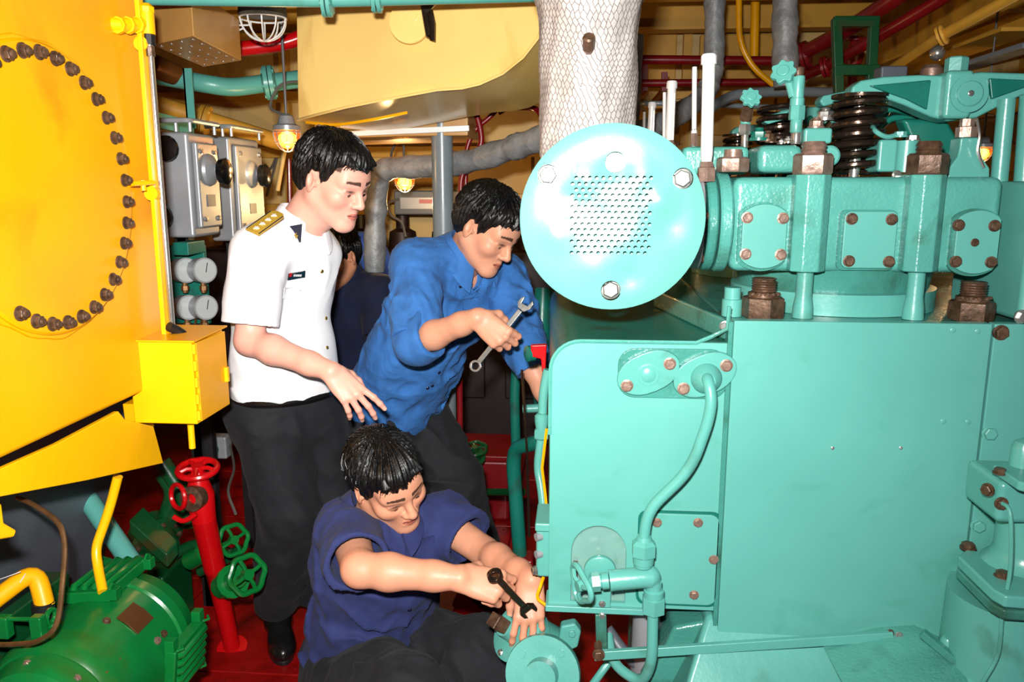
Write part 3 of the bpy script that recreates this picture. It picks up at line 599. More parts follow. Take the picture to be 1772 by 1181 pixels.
# ------------------------------------------------------------------ thermometers
def thermometer(x, yb, yt, wpx, Y, label, slim=False):
    a = pz(x, yb, Y); b_ = pz(x+(5 if not slim else 1), yt, Y); T = thing('thermometer', label, 'thermometer', a, 'thermometers on the exhaust manifold')
    r = wpx/FP*Y*.5*1.02; ax = b_-a; L = np.linalg.norm(ax); d = ax/L
    g = MB()
    if slim: g.lathe(a+d*.02, d, [(0,r*1.3),(.01,r),(L-.02,r)], 12)
    else:
        g.lathe(a+d*.025, d, [(0,r*.8),(.02,r),(L-.045,r)], 20); g.box
    part('case', g, WHITEM, T)
    if not slim:
        g = MB(); g.box((a[0]+d[0]*L*.3+r*.55, a[1]-r*1.02, a[2]+L*.16), (a[0]+d[0]*L*.8+r*.75, a[1]-r*.2, a[2]+L*.82)); part('scale_slot', g, STEEL, T)
        g = MB(); g.lathe(a+d*(L-.022), d, [(0,r*1.25),(.016,r*1.25),(.02,r*1.05)], 16); part('cap', g, WHITEM, T)
    g = MB(); g.lathe(a, d, [(-.01,r*1.5),(.018,r*1.5),(.02,r*1.2),(.03,r*1.1)], 6); part('hex_base', g, RUSTP, T)
    if yb < 300: g = MB(); g.lathe(a, (0,0,1), [(-.14,r*1.3),(-.005,r*1.3)], 12); part('pocket', g, TEAL, T)
thermometer(1222, 306, 92, 20, 1.69, 'tallest white thermometer, nearest beside the round cover')
thermometer(1201, 246, 116, 8, 1.98, 'thin white rod thermometer just left of the tallest thermometer', True)
thermometer(1158, 262, 139, 14, 2.32, 'white capped thermometer second from the tallest, behind the round cover')
thermometer(1149, 262, 160, 6, 2.5, 'thin white rod beside the second capped thermometer', True)
thermometer(1124, 262, 176, 11, 2.95, 'small grey capped thermometer nearest the lagged riser')
thermometer(1114, 262, 194, 5, 3.1, 'shortest thin rod by the lagged riser', True)
# ------------------------------------------------------------------ lagged exhaust riser with wire netting
RX, RY = .017, 1.83
RS = thing('exhaust_riser', 'thick upright pipe wrapped in pale lagging and wire netting', 'pipe', (RX, RY, 1.6))
prof = [(1.585, .102), (1.62, .106), (1.66, .104), (1.75, .103), (1.85, .104), (1.90, .106), (1.935, .111), (1.96, .122), (1.99, .13), (2.06, .135), (2.42, .135)]
def rr(z, th): 
    r = float(np.interp(z, [p[0] for p in prof], [p[1] for p in prof])); return r+.0022*math.sin(5*th+9*z)+.0016*math.sin(11*th-23*z)+.0014*math.sin(40*z+3*th)
g = MB(); n = 72; zs = np.linspace(1.585, 2.42, 70); V = []; F = []
for z in zs:
    for i in range(n): t = 2*PI*i/n; V.append((RX+rr(z, t)*math.cos(t), RY+rr(z, t)*math.sin(t), z))
for j in range(len(zs)-1):
    for i in range(n): k = (i+1) % n; F.append((j*n+i, j*n+k, (j+1)*n+k, (j+1)*n+i))
g.add(V, F); part('lagging', g, LAGW, RS)
# netting: hexagonal cells of thin wire, bent round the pipe
g = MB(); cw = 2*PI/58; ch = .0125; segs = []
rows = int((2.1-1.6)/ch)
rng = random.Random(3); jit = {}
def node(i, j):
    i %= 58
    if (i, j) not in jit:
        jit[(i, j)] = (rng.uniform(-.2, .2)*cw, rng.uniform(-.0016, .0016))
    a_, b2 = jit[(i, j)]; t = i*cw+(cw/2 if j % 4 in (2, 3) else 0)+a_; sag = .012*math.sin(2*t+1)+.006*math.sin(9*z_at(j)*3+t)
    z = z_at(j)+b2+sag; return t, z
def z_at(j): return 1.6+(j//2)*ch*1.0+(j % 2)*ch*.42
def P3(t, z): r = rr(z, t)+.0012; return A(RX+r*math.cos(t), RY+r*math.sin(t), z)
for j in range(0, rows*2-2):
    for i in range(58):
        t0, z0 = node(i, j)
        if math.sin(t0) > .35: continue
        if j % 2 == 0: nb = [(i, j+1)]
        else:
            up = j+1; nb = [(i, up), (i-1, up)] if (up % 4) in (2, 3) else [(i, up), (i+1, up)]
            if (j % 4) == 1: nb = [(i, up), (i-1, up)]
            else: nb = [(i, up), (i+1, up)]
        for q in nb:
            t1, z1 = node(*q)
            while t1-t0 > PI: t1 -= 2*PI
            while t1-t0 < -PI: t1 += 2*PI
            g.tube([P3(t0, z0), P3(t1, z1)], .00075, 3, cap=False)
o = part('wire_netting', g, WIRE, RS); o['kind'] = 'stuff'
c0 = pz(1018, 85, RY-.105); g = MB(); g.lathe(c0+A(0,.02,-.006), (0,-1,.35), [(0,.011),(.028,.011)], 14); pl = part('sensor_socket', g, RUSTP, RS)
g = MB(); g.lathe(pz(1019, 68, RY-.13), (0,-1,.6), [(-.025,.0125),(.006,.0125),(.009,.009)], 8); part('socket_plug', g, RUST, RS)
# ================================================================== yellow tank on the left
XT = -1.05
TK = thing('yellow_tank', 'big yellow painted tank with a bolted round manhole, left edge', 'tank', (-1.6, 1.5, 1.05))
mb = MB(); mb.box((-2.4, .95, 1.056), (XT, 1.955, 2.4)); part('shell', mb, YEL, TK, .012)
cy, cz2 = 1.52, 1.54
mb = MB(); pts = []
for i in range(72):
    t = 2*PI*i/72; q = .292+.003*math.sin(7*t)+.002*math.sin(19*t); pts.append((XT-.01, cy+q*math.cos(t), cz2+q*math.sin(t)))
mb.prism(pts, (.016, 0, 0)); part('gasket_ring', mb, YEL, TK, .003)
mb = MB(); mb.lathe((XT, cy, cz2), (1,0,0), [(0,.284),(.012,.284),(.016,.279)], 72); mh = part('manhole_cover', mb, YEL, TK)
for i in range(34):
    t = 2*PI*i/34+.09; y, z = cy+.256*math.cos(t), cz2+.262*math.sin(t)
    if y < 1.36: continue
    bolt(mh, (XT+.018, y, z), (1, random.uniform(-.06,.06), random.uniform(-.06,.06)), .0118, RUST, kind=nutbolt_mesh)
mb = MB(); mb.box((XT-.004, 1.5, 2.02), (XT+.03, 1.68, 2.035)); part('top_bracket', mb, YEL, TK, .003)
# sight glass along the tank's edge
a = U(258, 62, X=XT+.045); b_ = U(299, 578, X=XT+.045)
SG = MB(); SG.cyl(a, b_, .0075, n=14); sg = part('sight_glass', SG, STEEL, TK)
g = MB(); g.bar(a+A(-.012,-.012,.1), b_+A(-.012,-.012,0), .02, .012, (1,0,0)); part('glass_guard', g, YELB, TK, .002)
g = MB(); g.tube([U(190, 42, X=XT-.01), U(205, 44, X=XT+.01), U(252, 42, X=XT+.04)], .016, 12)
for x in (205, 222, 238): g.lathe(U(x, 44, X=XT+.01+(x-205)/47*.03), (0,1,0), [(-.006,.019),(.006,.019)], 8)
part('upper_cock', g, YELB, TK)
g = MB(); g.cyl(U(257, 60, X=XT+.045), U(254, 18, X=XT+.045), .016, n=12); g.lathe(U(254, 22, X=XT+.045), (0,0,1), [(0,.018),(.012,.018),(.02,.01)], 8); part('cock_post', g, YELB, TK)
g = MB(); g.cyl(U(259, 78, X=XT+.045), U(258, 60, X=XT+.045), .014, n=8); part('gland', g, RUBBER, sg); g = MB(); g.cyl(U(261, 98, X=XT+.045), U(259, 80, X=XT+.045), .011, n=8); part('gland_nut', g, RUST, sg)
g = MB(); g.tube([U(218, 320, X=XT), U(232, 318, X=XT+.03), U(266, 316, X=XT+.045)], .006, 8); g.cyl(U(247, 312, X=XT+.035), U(249, 330, X=XT+.035), .006, n=8); part('drain_lever', g, YELB, TK)
for q in ((246, 76), (264, 335)): g = MB(); g.lathe(U(*q, X=XT+.03), (0,1,0), [(-.008,.017),(.008,.017)], 12); part('clip', g, YELB, TK)
g = MB(); g.tube(catmull([U(292, 565, X=XT+.05), U(306, 572, X=XT+.06), U(318, 582, X=XT+.07), U(296, 586, X=XT+.05)], 5), .012, 8); part('rubber_boot', g, RUBBER, sg)
# hinged box below the sight glass
a = U(229, 735, Y=1.80); b_ = U(335, 592, Y=1.80); bx1 = b_[0]; bz0, bz1 = U(335, 735, Y=1.80)[2], b_[2]; by1 = U(394, 650, X=bx1)[1]
BX = thing('tank_drain_box', 'small yellow hinged metal box bolted under the tank corner', 'box', (bx1-.08, 1.9, bz0))
mb = MB(); mb.box((a[0]+.006, 1.80, bz0), (bx1-.006, by1, bz1)); part('body', mb, YELB, BX, .003)
mb = MB(); mb.box((bx1-.005, 1.806, bz0+.006), (bx1+.003, by1-.004, bz1-.004)); dr = part('door', mb, YEL, BX, .002)
for i in range(5): z0 = bz0+.012+i*(bz1-bz0)/5; g = MB(); g.cyl((bx1, 1.798, z0), (bx1, 1.798, z0+.024), .005, n=10); part('hinge_knuckle', g, YELB, BX)
mb = MB(); mb.box((bx1, by1-.025, bz0+.07), (bx1+.012, by1-.012, bz0+.11)); part('latch', mb, YELB, dr, .003)
mb = MB(); mb.add([(a[0], 1.79, bz1), (bx1+.006, 1.79, bz1), (bx1+.006, by1+.004, bz1+.006), (a[0], by1+.004, bz1+.006), (a[0], 1.79, bz1+.004), (bx1+.006, 1.79, bz1+.004), (bx1+.006, by1+.004, bz1+.01), (a[0], by1+.004, bz1+.01)], [(0,3,2,1),(4,5,6,7),(0,1,5,4),(1,2,6,5),(2,3,7,6),(3,0,4,7)]); part('lid', mb, YEL, BX)
g = MB(); g.cyl(U(333, 776, Y=1.84), U(330, 735, Y=1.84), .008, n=12); part('drain_stub', g, YELB, BX)
# gusset plate under the tank
g = MB(); g.prism([tuple(U(x, y, X=-1.06)) for x, y in ((205, 712), (216, 726), (266, 738), (283, 802), (150, 832), (-40, 868), (-40, 830), (100, 768))], (-.012, 0, 0)); part('gusset_plate', g, YELB, TK, .002)
g = MB(); g.prism([tuple(U(x, y, X=-1.08)) for x, y in ((232, 700), (250, 690), (268, 738), (236, 730))], (-.03, 0, 0)); part('gusset_tab', g, YEL, TK, .002)
g = MB(); g.bar((-1.2, 1.0, 1.03), (-1.2, 1.95, 1.03), .03, .05); part('bottom_gap_shade', g, RUBBER, TK)  # black bar stands in for the dark gap under the tank
g = MB(); g.prism([tuple(U(x, y, X=-.98)) for x, y in ((-30, 870), (4, 872), (8, 905), (30, 918), (26, 930), (-30, 940))], (-.03, 0, 0)); part('bracket_hook', g, YELB, TK, .004)
# ------------------------------------------------------------------ pipes and plates below the tank
g = MB(); g.prism([(-1.52, 1.6, .3), (-1.52, 2.25, .3), (-1.30, 2.25, 1.0), (-1.30, 1.6, 1.0)], (-.01, 0, 0)); solo('machinery_casing', g, GREYD, 'plain slate grey casing panel under the yellow tank', 'panel', (-1.5, 1.9, .3))
g = MB(); g.tube(fillet([U(204, 825, Y=1.75), U(190, 880, Y=1.75), U(165, 950, Y=1.72), U(170, 985, Y=1.7), U(178, 1025, Y=1.66)], .05), .0115, 14); solo('yellow_drain_pipe', g, YELB, 'slim yellow bent pipe dropping to the green motor', 'pipe', U(178, 1025, Y=1.66))
g = MB(); g.tube(fillet([U(-40, 1062, Y=1.5), U(62, 985, Y=1.62), U(78, 1050, Y=1.6)], .06), .021, 16); ye = thing('yellow_vent_pipe', 'thick yellow elbow pipe at the lower left edge', 'pipe', U(78, 1050, Y=1.6)); part('pipe', g, YEL, ye)
g = MB(); g.torus(U(36, 1005, Y=1.588), (-.7,-.3,.55), .0225, .0012, 20, 4); g.tube(catmull([U(36, 990, Y=1.56), U(20, 996, Y=1.55), U(0, 1003, Y=1.55)], 4), .001, 4); part('tie_wire', g, WHITEM, ye)
g = MB(); g.cyl(U(74, 1042, Y=1.6), U(76, 1065, Y=1.6), .024, n=14); part('sleeve', g, RUBBER, ye)
g = MB(); g.cyl(U(118, 815, Y=2.15), U(228, 975, Y=2.0), .028, n=20); solo('teal_strut_pipe', g, TEAL, 'straight teal pipe slanting down behind the yellow pipe', 'pipe', U(225, 965, Y=1.95))
g = MB(); g.tube(catmull([U(30, 862, Y=1.55), U(60, 875, Y=1.53), U(100, 905, Y=1.5), U(112, 945, Y=1.48), U(108, 1010, Y=1.45), U(98, 1080, Y=1.42), U(70, 1108, Y=1.42), U(35, 1115, Y=1.44), U(-30, 1117, Y=1.46)], 7), .0055, 9); solo('copper_tube', g, COPPER, 'thin bent copper tube looping over the green motor', 'pipe', U(70, 1108, Y=1.4))
# ------------------------------------------------------------------ green motor
mc = U(222, 1100, Y=1.78); MX, MZ = mc[0], mc[2]
GM = thing('green_motor', 'green electric motor with louvred covers at the lower left', 'motor', (MX, 1.6, MZ-.2))
g = MB(); g.lathe((MX, 1.47, MZ), (0,1,0), [(0,.148),(.012,.158),(.03,.162),(.27,.162),(.275,.168),(.305,.168),(.31,.16),(.36,.15),(.38,.11)], 56); part('housing', g, GREEN, GM)
g = MB(); g.lathe((MX, 1.475, MZ), (0,-1,0), [(0,.145),(.02,.138),(.05,.128),(.07,.10),(.085,.078),(.12,.074),(.13,.05)], 48); eb = part('end_bell', g, GREEN, GM)
for t in (50, 100, 160, 10): bolt(eb, (MX+.132*math.cos(math.radians(t)), 1.452, MZ+.132*math.sin(math.radians(t))), (0,-1,0), .008, RUSTP)
def on_motor(th, y, r=.162): return A(MX+r*math.cos(math.radians(th)), y, MZ+r*math.sin(math.radians(th)))
def mdir(th): return A(math.cos(math.radians(th)), 0, math.sin(math.radians(th)))
g = MB()
for th0, y0, th1, y1 in ((40, 1.62, 62, 1.70),): 
    pts = [on_motor(40, 1.62, .1635), on_motor(40, 1.69, .1635), on_motor(51, 1.69, .1642), on_motor(62, 1.69, .1635), on_motor(62, 1.62, .1635), on_motor(51, 1.62, .1642)]
    g.prism(pts, mdir(51)*.003)
np_ = part('name_plate', g, BROWNP, GM, label='plain brown metal rating plate')
for q in ((24, 1.69, RUST), (24, 1.66, RUSTP), (-22, 1.70, RUSTP), (-22, 1.67, RUSTP), (66, 1.6, RUST)): bolt(GM, on_motor(q[0], q[1]), mdir(q[0]), .008, q[2])
def louvre(parent, th, y0, y1, w_, m, n=5):
    d = mdir(th); s = A(-d[2], 0, d[0]); c0 = on_motor(th, (y0+y1)/2, .155)
    g = MB(); P = lambda u, y, h: c0+s*u+d*h+A(0, y-(y0+y1)/2, 0)
    g.prism([P(-w_, y0, 0), P(w_, y0, 0), P(w_, y1, 0), P(-w_, y1, 0)], d*.03); lv = part('louvre_cover', g, m, parent, .004)
    for i in range(n):
        u = -w_*.75+1.5*w_*i/(n-1); g = MB(); g.tube([P(u, y0+.012, .028), P(u, y0+.02, .036), P(u, y1-.02, .036), P(u, y1-.012, .028)], .0085, 8); part('louvre', g, m, lv)
    for u in (-w_, w_):
        for y in (y0+.012, y1-.012):
            g = MB(); p = P(u*1.12, y, .012); g.box(p-A(.012,.012,.008), p+A(.012,.012,.02)); g.tube([p+d*.02-A(0,.014,0), p+d*.03, p+d*.02+A(0,.014,0)], .004, 6); part('wing_clamp', g, m, lv, .002)
louvre(GM, 96, 1.66, 1.84, .055, GREEN, 4); louvre(GM, -8, 1.66, 1.82, .06, GREEN, 5)
g = MB(); p = on_motor(104, 1.56, .162); g.torus(p+A(0,0,.02), (1,0,0), .016, .006, 20, 8); g.lathe(p, (0,0,1), [(-.01,.014),(.006,.014)], 12); part('lifting_eye', g, GREEN, GM)
for dx in (-.1, .1): g = MB(); g.box((MX+dx-.04, 1.5, 0), (MX+dx+.04, 1.78, MZ-.1)); part('foot', g, GREEND, GM, .006)
# green chest beside the motor
a = U(-60, 1075, Y=1.55); b_ = U(75, 1062, Y=1.62); PCH = thing('green_chest', 'dark green pump chest with a clamped lid at the bottom left corner', 'chest', (a[0]+.1, 1.6, 0))
g = MB(); g.box((a[0]-.1, 1.5, 0), (MX-.19, 1.85, b_[2]-.015)); part('body', g, GREEND, PCH, .006)
g = MB(); g.tube([U(5, 1072, Y=1.52), U(62, 1072, Y=1.52)], .005, 8); part('clamp_bar', g, GREEN, PCH)
for x in (8, 66): g = MB(); p = U(x, 1082, Y=1.52); g.box(p-A(.014,.012,.03), p+A(.014,.012,.022)); part('clamp', g, GREEN, PCH, .004)
# ------------------------------------------------------------------ red standpipe with valve
p0 = U(402, 1122, Z=.0); p1 = U(352, 895, Y=2.2); RP = thing('red_hydrant_pipe', 'red standpipe with a handwheel valve rising from the floor', 'pipe', p0)
ax = unit(p1-p0); g = MB(); g.lathe(p0, ax, [(0,.05),(.006,.05),(.008,.027),(.2,.028),(np.linalg.norm(p1-p0)*.62,.031),(np.linalg.norm(p1-p0)*.63,.034),(np.linalg.norm(p1-p0)*.66,.034),(np.linalg.norm(p1-p0)*.67,.033),(np.linalg.norm(p1-p0),.036)], 24); part('pipe', g, RED, RP)
p2 = U(346, 855, Y=2.2); p3 = U(342, 822, Y=2.2); g = MB(); g.tube([p1-ax*.01, p2, p3], [.036, .042, .024], 20); g.lathe(p3-A(0,0,.01), unit(p3-p2), [(0,.03),(.012,.03),(.014,.02),(.03,.015)], 8); vb2 = part('valve_body', g, RED, RP)
handwheel('handwheel', U(342, 812, Y=2.2), (.05,-.18,1), .056, .0095, vb2, RED, 0, 5)
c0 = U(334, 866, Y=2.15); g = MB(); g.lathe(c0+A(.0,.03,0), (-.15,-1,.1), [(0,.036),(.02,.038),(.034,.038),(.036,.03),(.036,.018),(.02,.016)], 24, cap=False); part('hose_outlet', g, RUST, vb2)
g = MB(); g.torus(U(308, 860, Y=2.14), (-.6,-1,.1), .036, .007, 24, 7); part('outlet_cap_ring', g, RED, vb2); g = MB(); g.tube(catmull([U(300, 895, Y=2.14), U(318, 902, Y=2.14), U(340, 890, Y=2.15)], 4), .008, 7); part('chain_link', g, RED, vb2)
# ------------------------------------------------------------------ green valves and pump between motor and standpipe
def green_valve(px, py, Y, axis, R, label, body, m=GREEN, w=None):
    c = U(px, py, Y=Y); T = thing('globe_valve', label, 'valve', c-A(0, 0, .1), 'green valves around the floor')
    handwheel('handwheel', c, axis, R, R*.16, T, m, 6, 4, .05); a = unit(axis); e = U(*body, Y=Y+.1)
    g = MB(); g.tube([c, c+(e-c)*.45], R*.16, 8); g.tube([c+(e-c)*.35, c+(e-c)*.6, e], [R*.5, R*.62, R*.7], 14); part('bonnet', g, m, T)
    g = MB(); g.lathe(c+(e-c)*.55, e-c, [(0, R*.95), (R*.3, R*.95)], 14); part('bonnet_flange', g, m, T); return T
green_valve(428, 995, 2.15, (.75,-.6,.3), .055, 'green valve wheel beside the officer\'s leg', (385, 1015))
green_valve(404, 935, 2.35, (.7,-.6,.3), .048, 'green valve wheel behind the red standpipe', (330, 970))
green_valve(822, 777, 3.3, (0,-.3,1), .05, 'small dark green valve wheel lying flat behind the crouching man', (822, 800), GREEND)
PG = thing('green_pump', 'dark green pump casing with pipes behind the motor', 'pump', U(270, 1000, Y=2.5)*A(1,1,0))
g = MB(); c0 = U(270, 930, Y=2.5); g.lathe(c0, (.8,-.5,-.5), [(-.06,.07),(-.02,.075),(0,.09),(.02,.09),(.022,.06),(.07,.05)], 28); pcas = part('casing', g, GREEND, PG)
for i in range(8): t = 2*PI*i/8; u, v, a = frame((.8,-.5,-.5)); bolt(pcas, c0+a*.022+(u*math.cos(t)+v*math.sin(t))*.076, a, .009, RUST)
g = MB(); a = U(225, 925, Y=2.4); g.prism([a, U(290, 985, Y=2.38), U(310, 960, Y=2.42), U(250, 900, Y=2.5)], (0, 0, .05)); part('base_plate', g, GREEND, PG, .005)
for pts, r in (([(260, 930), (290, 895), (330, 880)], .022), ([(280, 800), (320, 860), (330, 910)], .03), ([(300, 960), (340, 940), (400, 960)], .02), ([(285, 900), (300, 850), (280, 820)], .026), ([(345, 990), (400, 965), (415, 950)], .018)):
    g = MB(); g.tube(fillet([U(*p, Y=2.52+.002*i) for i, p in enumerate(pts)], .04), r, 12); part('pipe', g, GREEND, PG)
g = MB(); g.box(U(240, 1010, Y=2.42)*A(1,1,0), U(330, 955, Y=2.62)); part('pedestal', g, GREEND, PG, .01)
g = MB(); g.tube(catmull([U(398, 770, Y=2.9), U(405, 810, Y=2.7), U(395, 850, Y=2.5), U(408, 890, Y=2.4)], 6), .005, 6); solo('hanging_cable', g, CABLE, 'thin grey cable hanging behind the officer\'s leg', 'cable', U(408, 890, Y=2.4))
g = MB(); c0 = U(380, 770, Y=2.9); g.box(c0-A(.05,.03,.05), c0+A(.04,.03,.04)); fx = thing('wall_fitting', 'small pale junction fitting behind the yellow box', 'fitting', c0-A(0,0,.05)); part('case', g, SILV, fx, .008); g = MB(); g.lathe(c0+A(-.02,-.03,-.01), (0,-1,0), [(0,.03),(.03,.024)], 14); part('plug', g, GREEND, fx)
# ------------------------------------------------------------------ floor-side pipes and box behind the men, plus an added near-black bank
for i, (x0, y0, x1, y1, Y) in enumerate(((795, 600, 798, 1010, 3.0), (700, 560, 702, 980, 3.4))):
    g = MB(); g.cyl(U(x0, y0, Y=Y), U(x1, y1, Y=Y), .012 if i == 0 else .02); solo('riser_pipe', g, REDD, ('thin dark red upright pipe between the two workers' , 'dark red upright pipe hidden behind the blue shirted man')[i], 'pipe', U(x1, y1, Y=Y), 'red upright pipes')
SHADE = mat('near_black_shade_paint', (34, 18, 16), .5, var=.2)  # near-black colour stands in for the deep shadow behind the men
bk = thing('rear_shade_bank', 'near-black machinery bank added to darken the background behind the workers', 'machine', (-.9, 4.3, 0))
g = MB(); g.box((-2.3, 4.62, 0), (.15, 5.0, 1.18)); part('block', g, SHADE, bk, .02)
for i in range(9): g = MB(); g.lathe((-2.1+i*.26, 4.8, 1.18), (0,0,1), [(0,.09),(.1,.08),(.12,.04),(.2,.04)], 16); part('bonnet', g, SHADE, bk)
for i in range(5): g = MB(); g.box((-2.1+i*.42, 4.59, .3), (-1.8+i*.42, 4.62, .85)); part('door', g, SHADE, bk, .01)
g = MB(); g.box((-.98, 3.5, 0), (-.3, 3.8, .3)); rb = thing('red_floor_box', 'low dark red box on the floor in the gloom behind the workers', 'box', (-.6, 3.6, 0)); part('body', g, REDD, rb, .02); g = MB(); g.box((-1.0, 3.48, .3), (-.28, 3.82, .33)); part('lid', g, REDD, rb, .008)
# ================================================================== cabinets, gauges and lamps
def cabinet(px0, pxe, pxr, yt, yb, Y, label, knobs):
    a = U(px0, yt, Y=Y); b_ = U(pxe, yb, Y=Y); X1 = b_[0]; z0, z1 = b_[2], U(pxe, yt, Y=Y)[2]; Y1 = U(pxr, (yt+yb)/2, X=X1)[1]
    T = thing('switch_cabinet', label, 'cabinet', ((a[0]+X1)/2, (Y+Y1)/2, z0), 'aluminium switch cabinets')
    g = MB(); g.box((a[0]-.05, Y, z0), (X1, Y1, z1)); part('body', g, SILV, T, .012, seg=3)
    g = MB(); g.box((X1, Y+.02, z0+.03), (X1+.02, Y1-.02, z1-.03)); d = part('door', g, SILV, T, .008)
    ym = (Y+Y1)/2; zm = (z0*.35+z1*.65)
    g = MB(); g.lathe((X1+.018, ym, zm), (1,0,0), [(0,.055),(.012,.05),(.03,.02),(.045,.018)], 24); part('dial_boss', g, SILV, d)
    g = MB(); g.lathe((X1+.05, ym, zm-.005), (1,0,0), [(0,.02),(.01,.042),(.03,.045),(.04,.03)], 12); part('door_knob', g, BLACK, d)
    for y in (Y+.05, Y1-.05):
        for z in (z0+.06, z1-.06): bolt(d, (X1+.02, y, z), (1,0,0), .008, STEEL)
    g = MB(); g.box((X1+.02, ym-.03, z0+.1), (X1+.022, ym+.03, z0+.14)); part('plate', g, GREYD, d)
    g = MB(); g.tube(fillet([(a[0]-.04, Y-.01, z1+.035), (X1+.015, Y-.01, z1+.035), (X1+.015, Y1, z1+.035)], .02), .008, 8)
    for p in ((X1+.012, Y, z1), (X1+.012, Y1-.02, z1), ((a[0]+X1)/2, Y, z1)): g.cyl(p, (p[0], p[1], z1+.035), .006, n=8)
    part('top_rail', g, SILV, T)
    g = MB(); g.box((a[0]-.04, Y1-.1, 0), (a[0]+.0, Y1-.06, z0)); g.box((X1-.12, Y1-.1, 0), (X1-.08, Y1-.06, z0)); part('stand', g, RUBBER, T)
    for kx, ky in knobs:
        c = U(kx, ky, Y=Y); g = MB(); g.lathe(c, (0,-1,0), [(0,.012),(.02,.03),(.035,.042),(.045,.04),(.05,.02)], 16); part('rotary_knob', g, BLACK, T)
    return X1, Y1, z0, z1
cabinet(287, 337, 376, 228, 412, 2.55, 'grey aluminium switch cabinet closest to the yellow tank', ((297, 258), (288, 375)))
cabinet(376, 407, 452, 236, 418, 2.95, 'grey aluminium switch cabinet just behind the officer\'s shoulder', ())
GP = thing('gauge_panel', 'teal bracket panel carrying four round pressure gauges', 'gauge panel', U(335, 560, Y=2.6))
g = MB(); a = U(296, 560, Y=2.62); b_ = U(352, 425, Y=2.62); g.box((a[0]-.05, 2.62, a[2]), (b_[0], 2.64, b_[2])); part('panel', g, TEALDK, GP, .003)
g = MB(); a = U(300, 442, Y=2.5); b_ = U(325, 420, Y=2.5); g.box((a[0], 2.5, a[2]), (b_[0], 2.62, b_[2])); part('bracket', g, TEALDK, GP, .003)
g = MB(); g.box((a[0]-.02, 2.63, 0), (a[0]+.02, 2.66, a[2]-.1)); part('post', g, RUBBER, GP)
DIAL = mat('gauge_dial', (170, 176, 176), .3, var=.05)
for x, y in ((318, 468), (350, 468), (322, 532), (352, 532)):
    c = U(x, y, Y=2.55); ax = unit((.8,-.6,.05)); g = MB(); g.lathe(c-ax*.03, ax, [(0,.03),(.004,.04),(.04,.042),(.05,.042)], 28, cap=True); gg = part('gauge', g, SILV, GP)
    g = MB(); g.lathe(c+ax*.021, ax, [(0,.037),(.001,.037)], 28); part('dial', g, DIAL, gg); g = MB(); u, v, _a = frame(ax); g.tube([c+ax*.024-v*.006, c+ax*.024+v*.025+u*.008], .0015, 4); part('needle', g, BLACK, gg)
    g = MB(); g.cyl(c-A(0,0,.04), c-A(0,0,.075), .009, n=10); g.cyl(c-A(0,0,.052), c-A(0,0,.066), .013, n=6); part('stem', g, COPPER, gg)
for x in (340, 350, 358): g = MB(); g.tube([U(x, 545, Y=2.57), U(x-4, 575, Y=2.6), U(x, 620, Y=2.62)], .004, 6); part('capillary', g, COPPER, GP)
# amber guarded lamps
def lamp(px, py, Y, R, label, energy):
    c = U(px, py, Y=Y); T = thing('bulkhead_lamp', label, 'lamp', c+A(0, 0, R), 'lit amber lamps')
    g = MB(); V = []; g.lathe(c+A(0,0,R*.5), (0,0,-1), [(0,R*.95),(R*.5,R),(R*1.0,R*.85),(R*1.35,R*.5),(R*1.5,R*.1)], 24, cap=False); part('amber_globe', g, AMBER, T)
    g = MB(); g.ball(c-A(0,0,R*.15), R*.5, 12); part('bulb', g, BULB, T)
    g = MB(); g.lathe(c+A(0,0,R*.45), (0,0,1), [(0,R*1.08),(R*.35,R*1.08),(R*.5,R*.7),(R*1.1,R*.55),(R*1.3,R*.2)], 20); part('cap', g, SILV, T)
    g = MB()
    for i in range(4):
        t = PI*i/4+.3; u = A(math.cos(t), math.sin(t), 0); g.tube([c+u*R*1.08*math.cos(q)+A(0,0,R*.4-R*1.6*math.sin(q)) for q in np.linspace(0, PI, 13)], R*.035, 5)
    g.torus(c+A(0,0,R*.3), (0,0,1), R*1.1, R*.05, 24, 5); g.torus(c-A(0,0,R*.5), (0,0,1), R*.98, R*.04, 24, 5); part('wire_guard', g, SILV, T)
    g = MB(); g.tube(catmull([c+A(0,0,R*1.6), c+A(-R*1.4,.02,R*2.3), c+A(-R*.8,.05,R*4), c+A(R*.6,.08,R*4.4), c+A(R*2.4,.1,R*4.2)], 5), R*.12, 6); part('cord', g, CABLE, T)
    g = MB(); g.cyl(c+A(0,0,R*1.6), (c[0], c[1], 2.63), R*.12, n=8); part('stem', g, CABLE, T)
    L = bpy.data.lights.new('lamp_light', 'POINT'); L.energy = energy; L.color = (1, .62, .25); L.shadow_soft_size = R*.4
    lo = bpy.data.objects.new('lamp_light', L); C.objects.link(lo); lo.parent = T; lo.location = tuple(A(0,0,-R*1.15-R*2.2))
lamp(497, 236, 3.0, .047, 'amber wire-guarded lamp glowing left of the officer\'s head', 1.6)
lamp(700, 312, 3.9, .048, 'amber lamp glowing behind the grey column, above the junction box', 7)
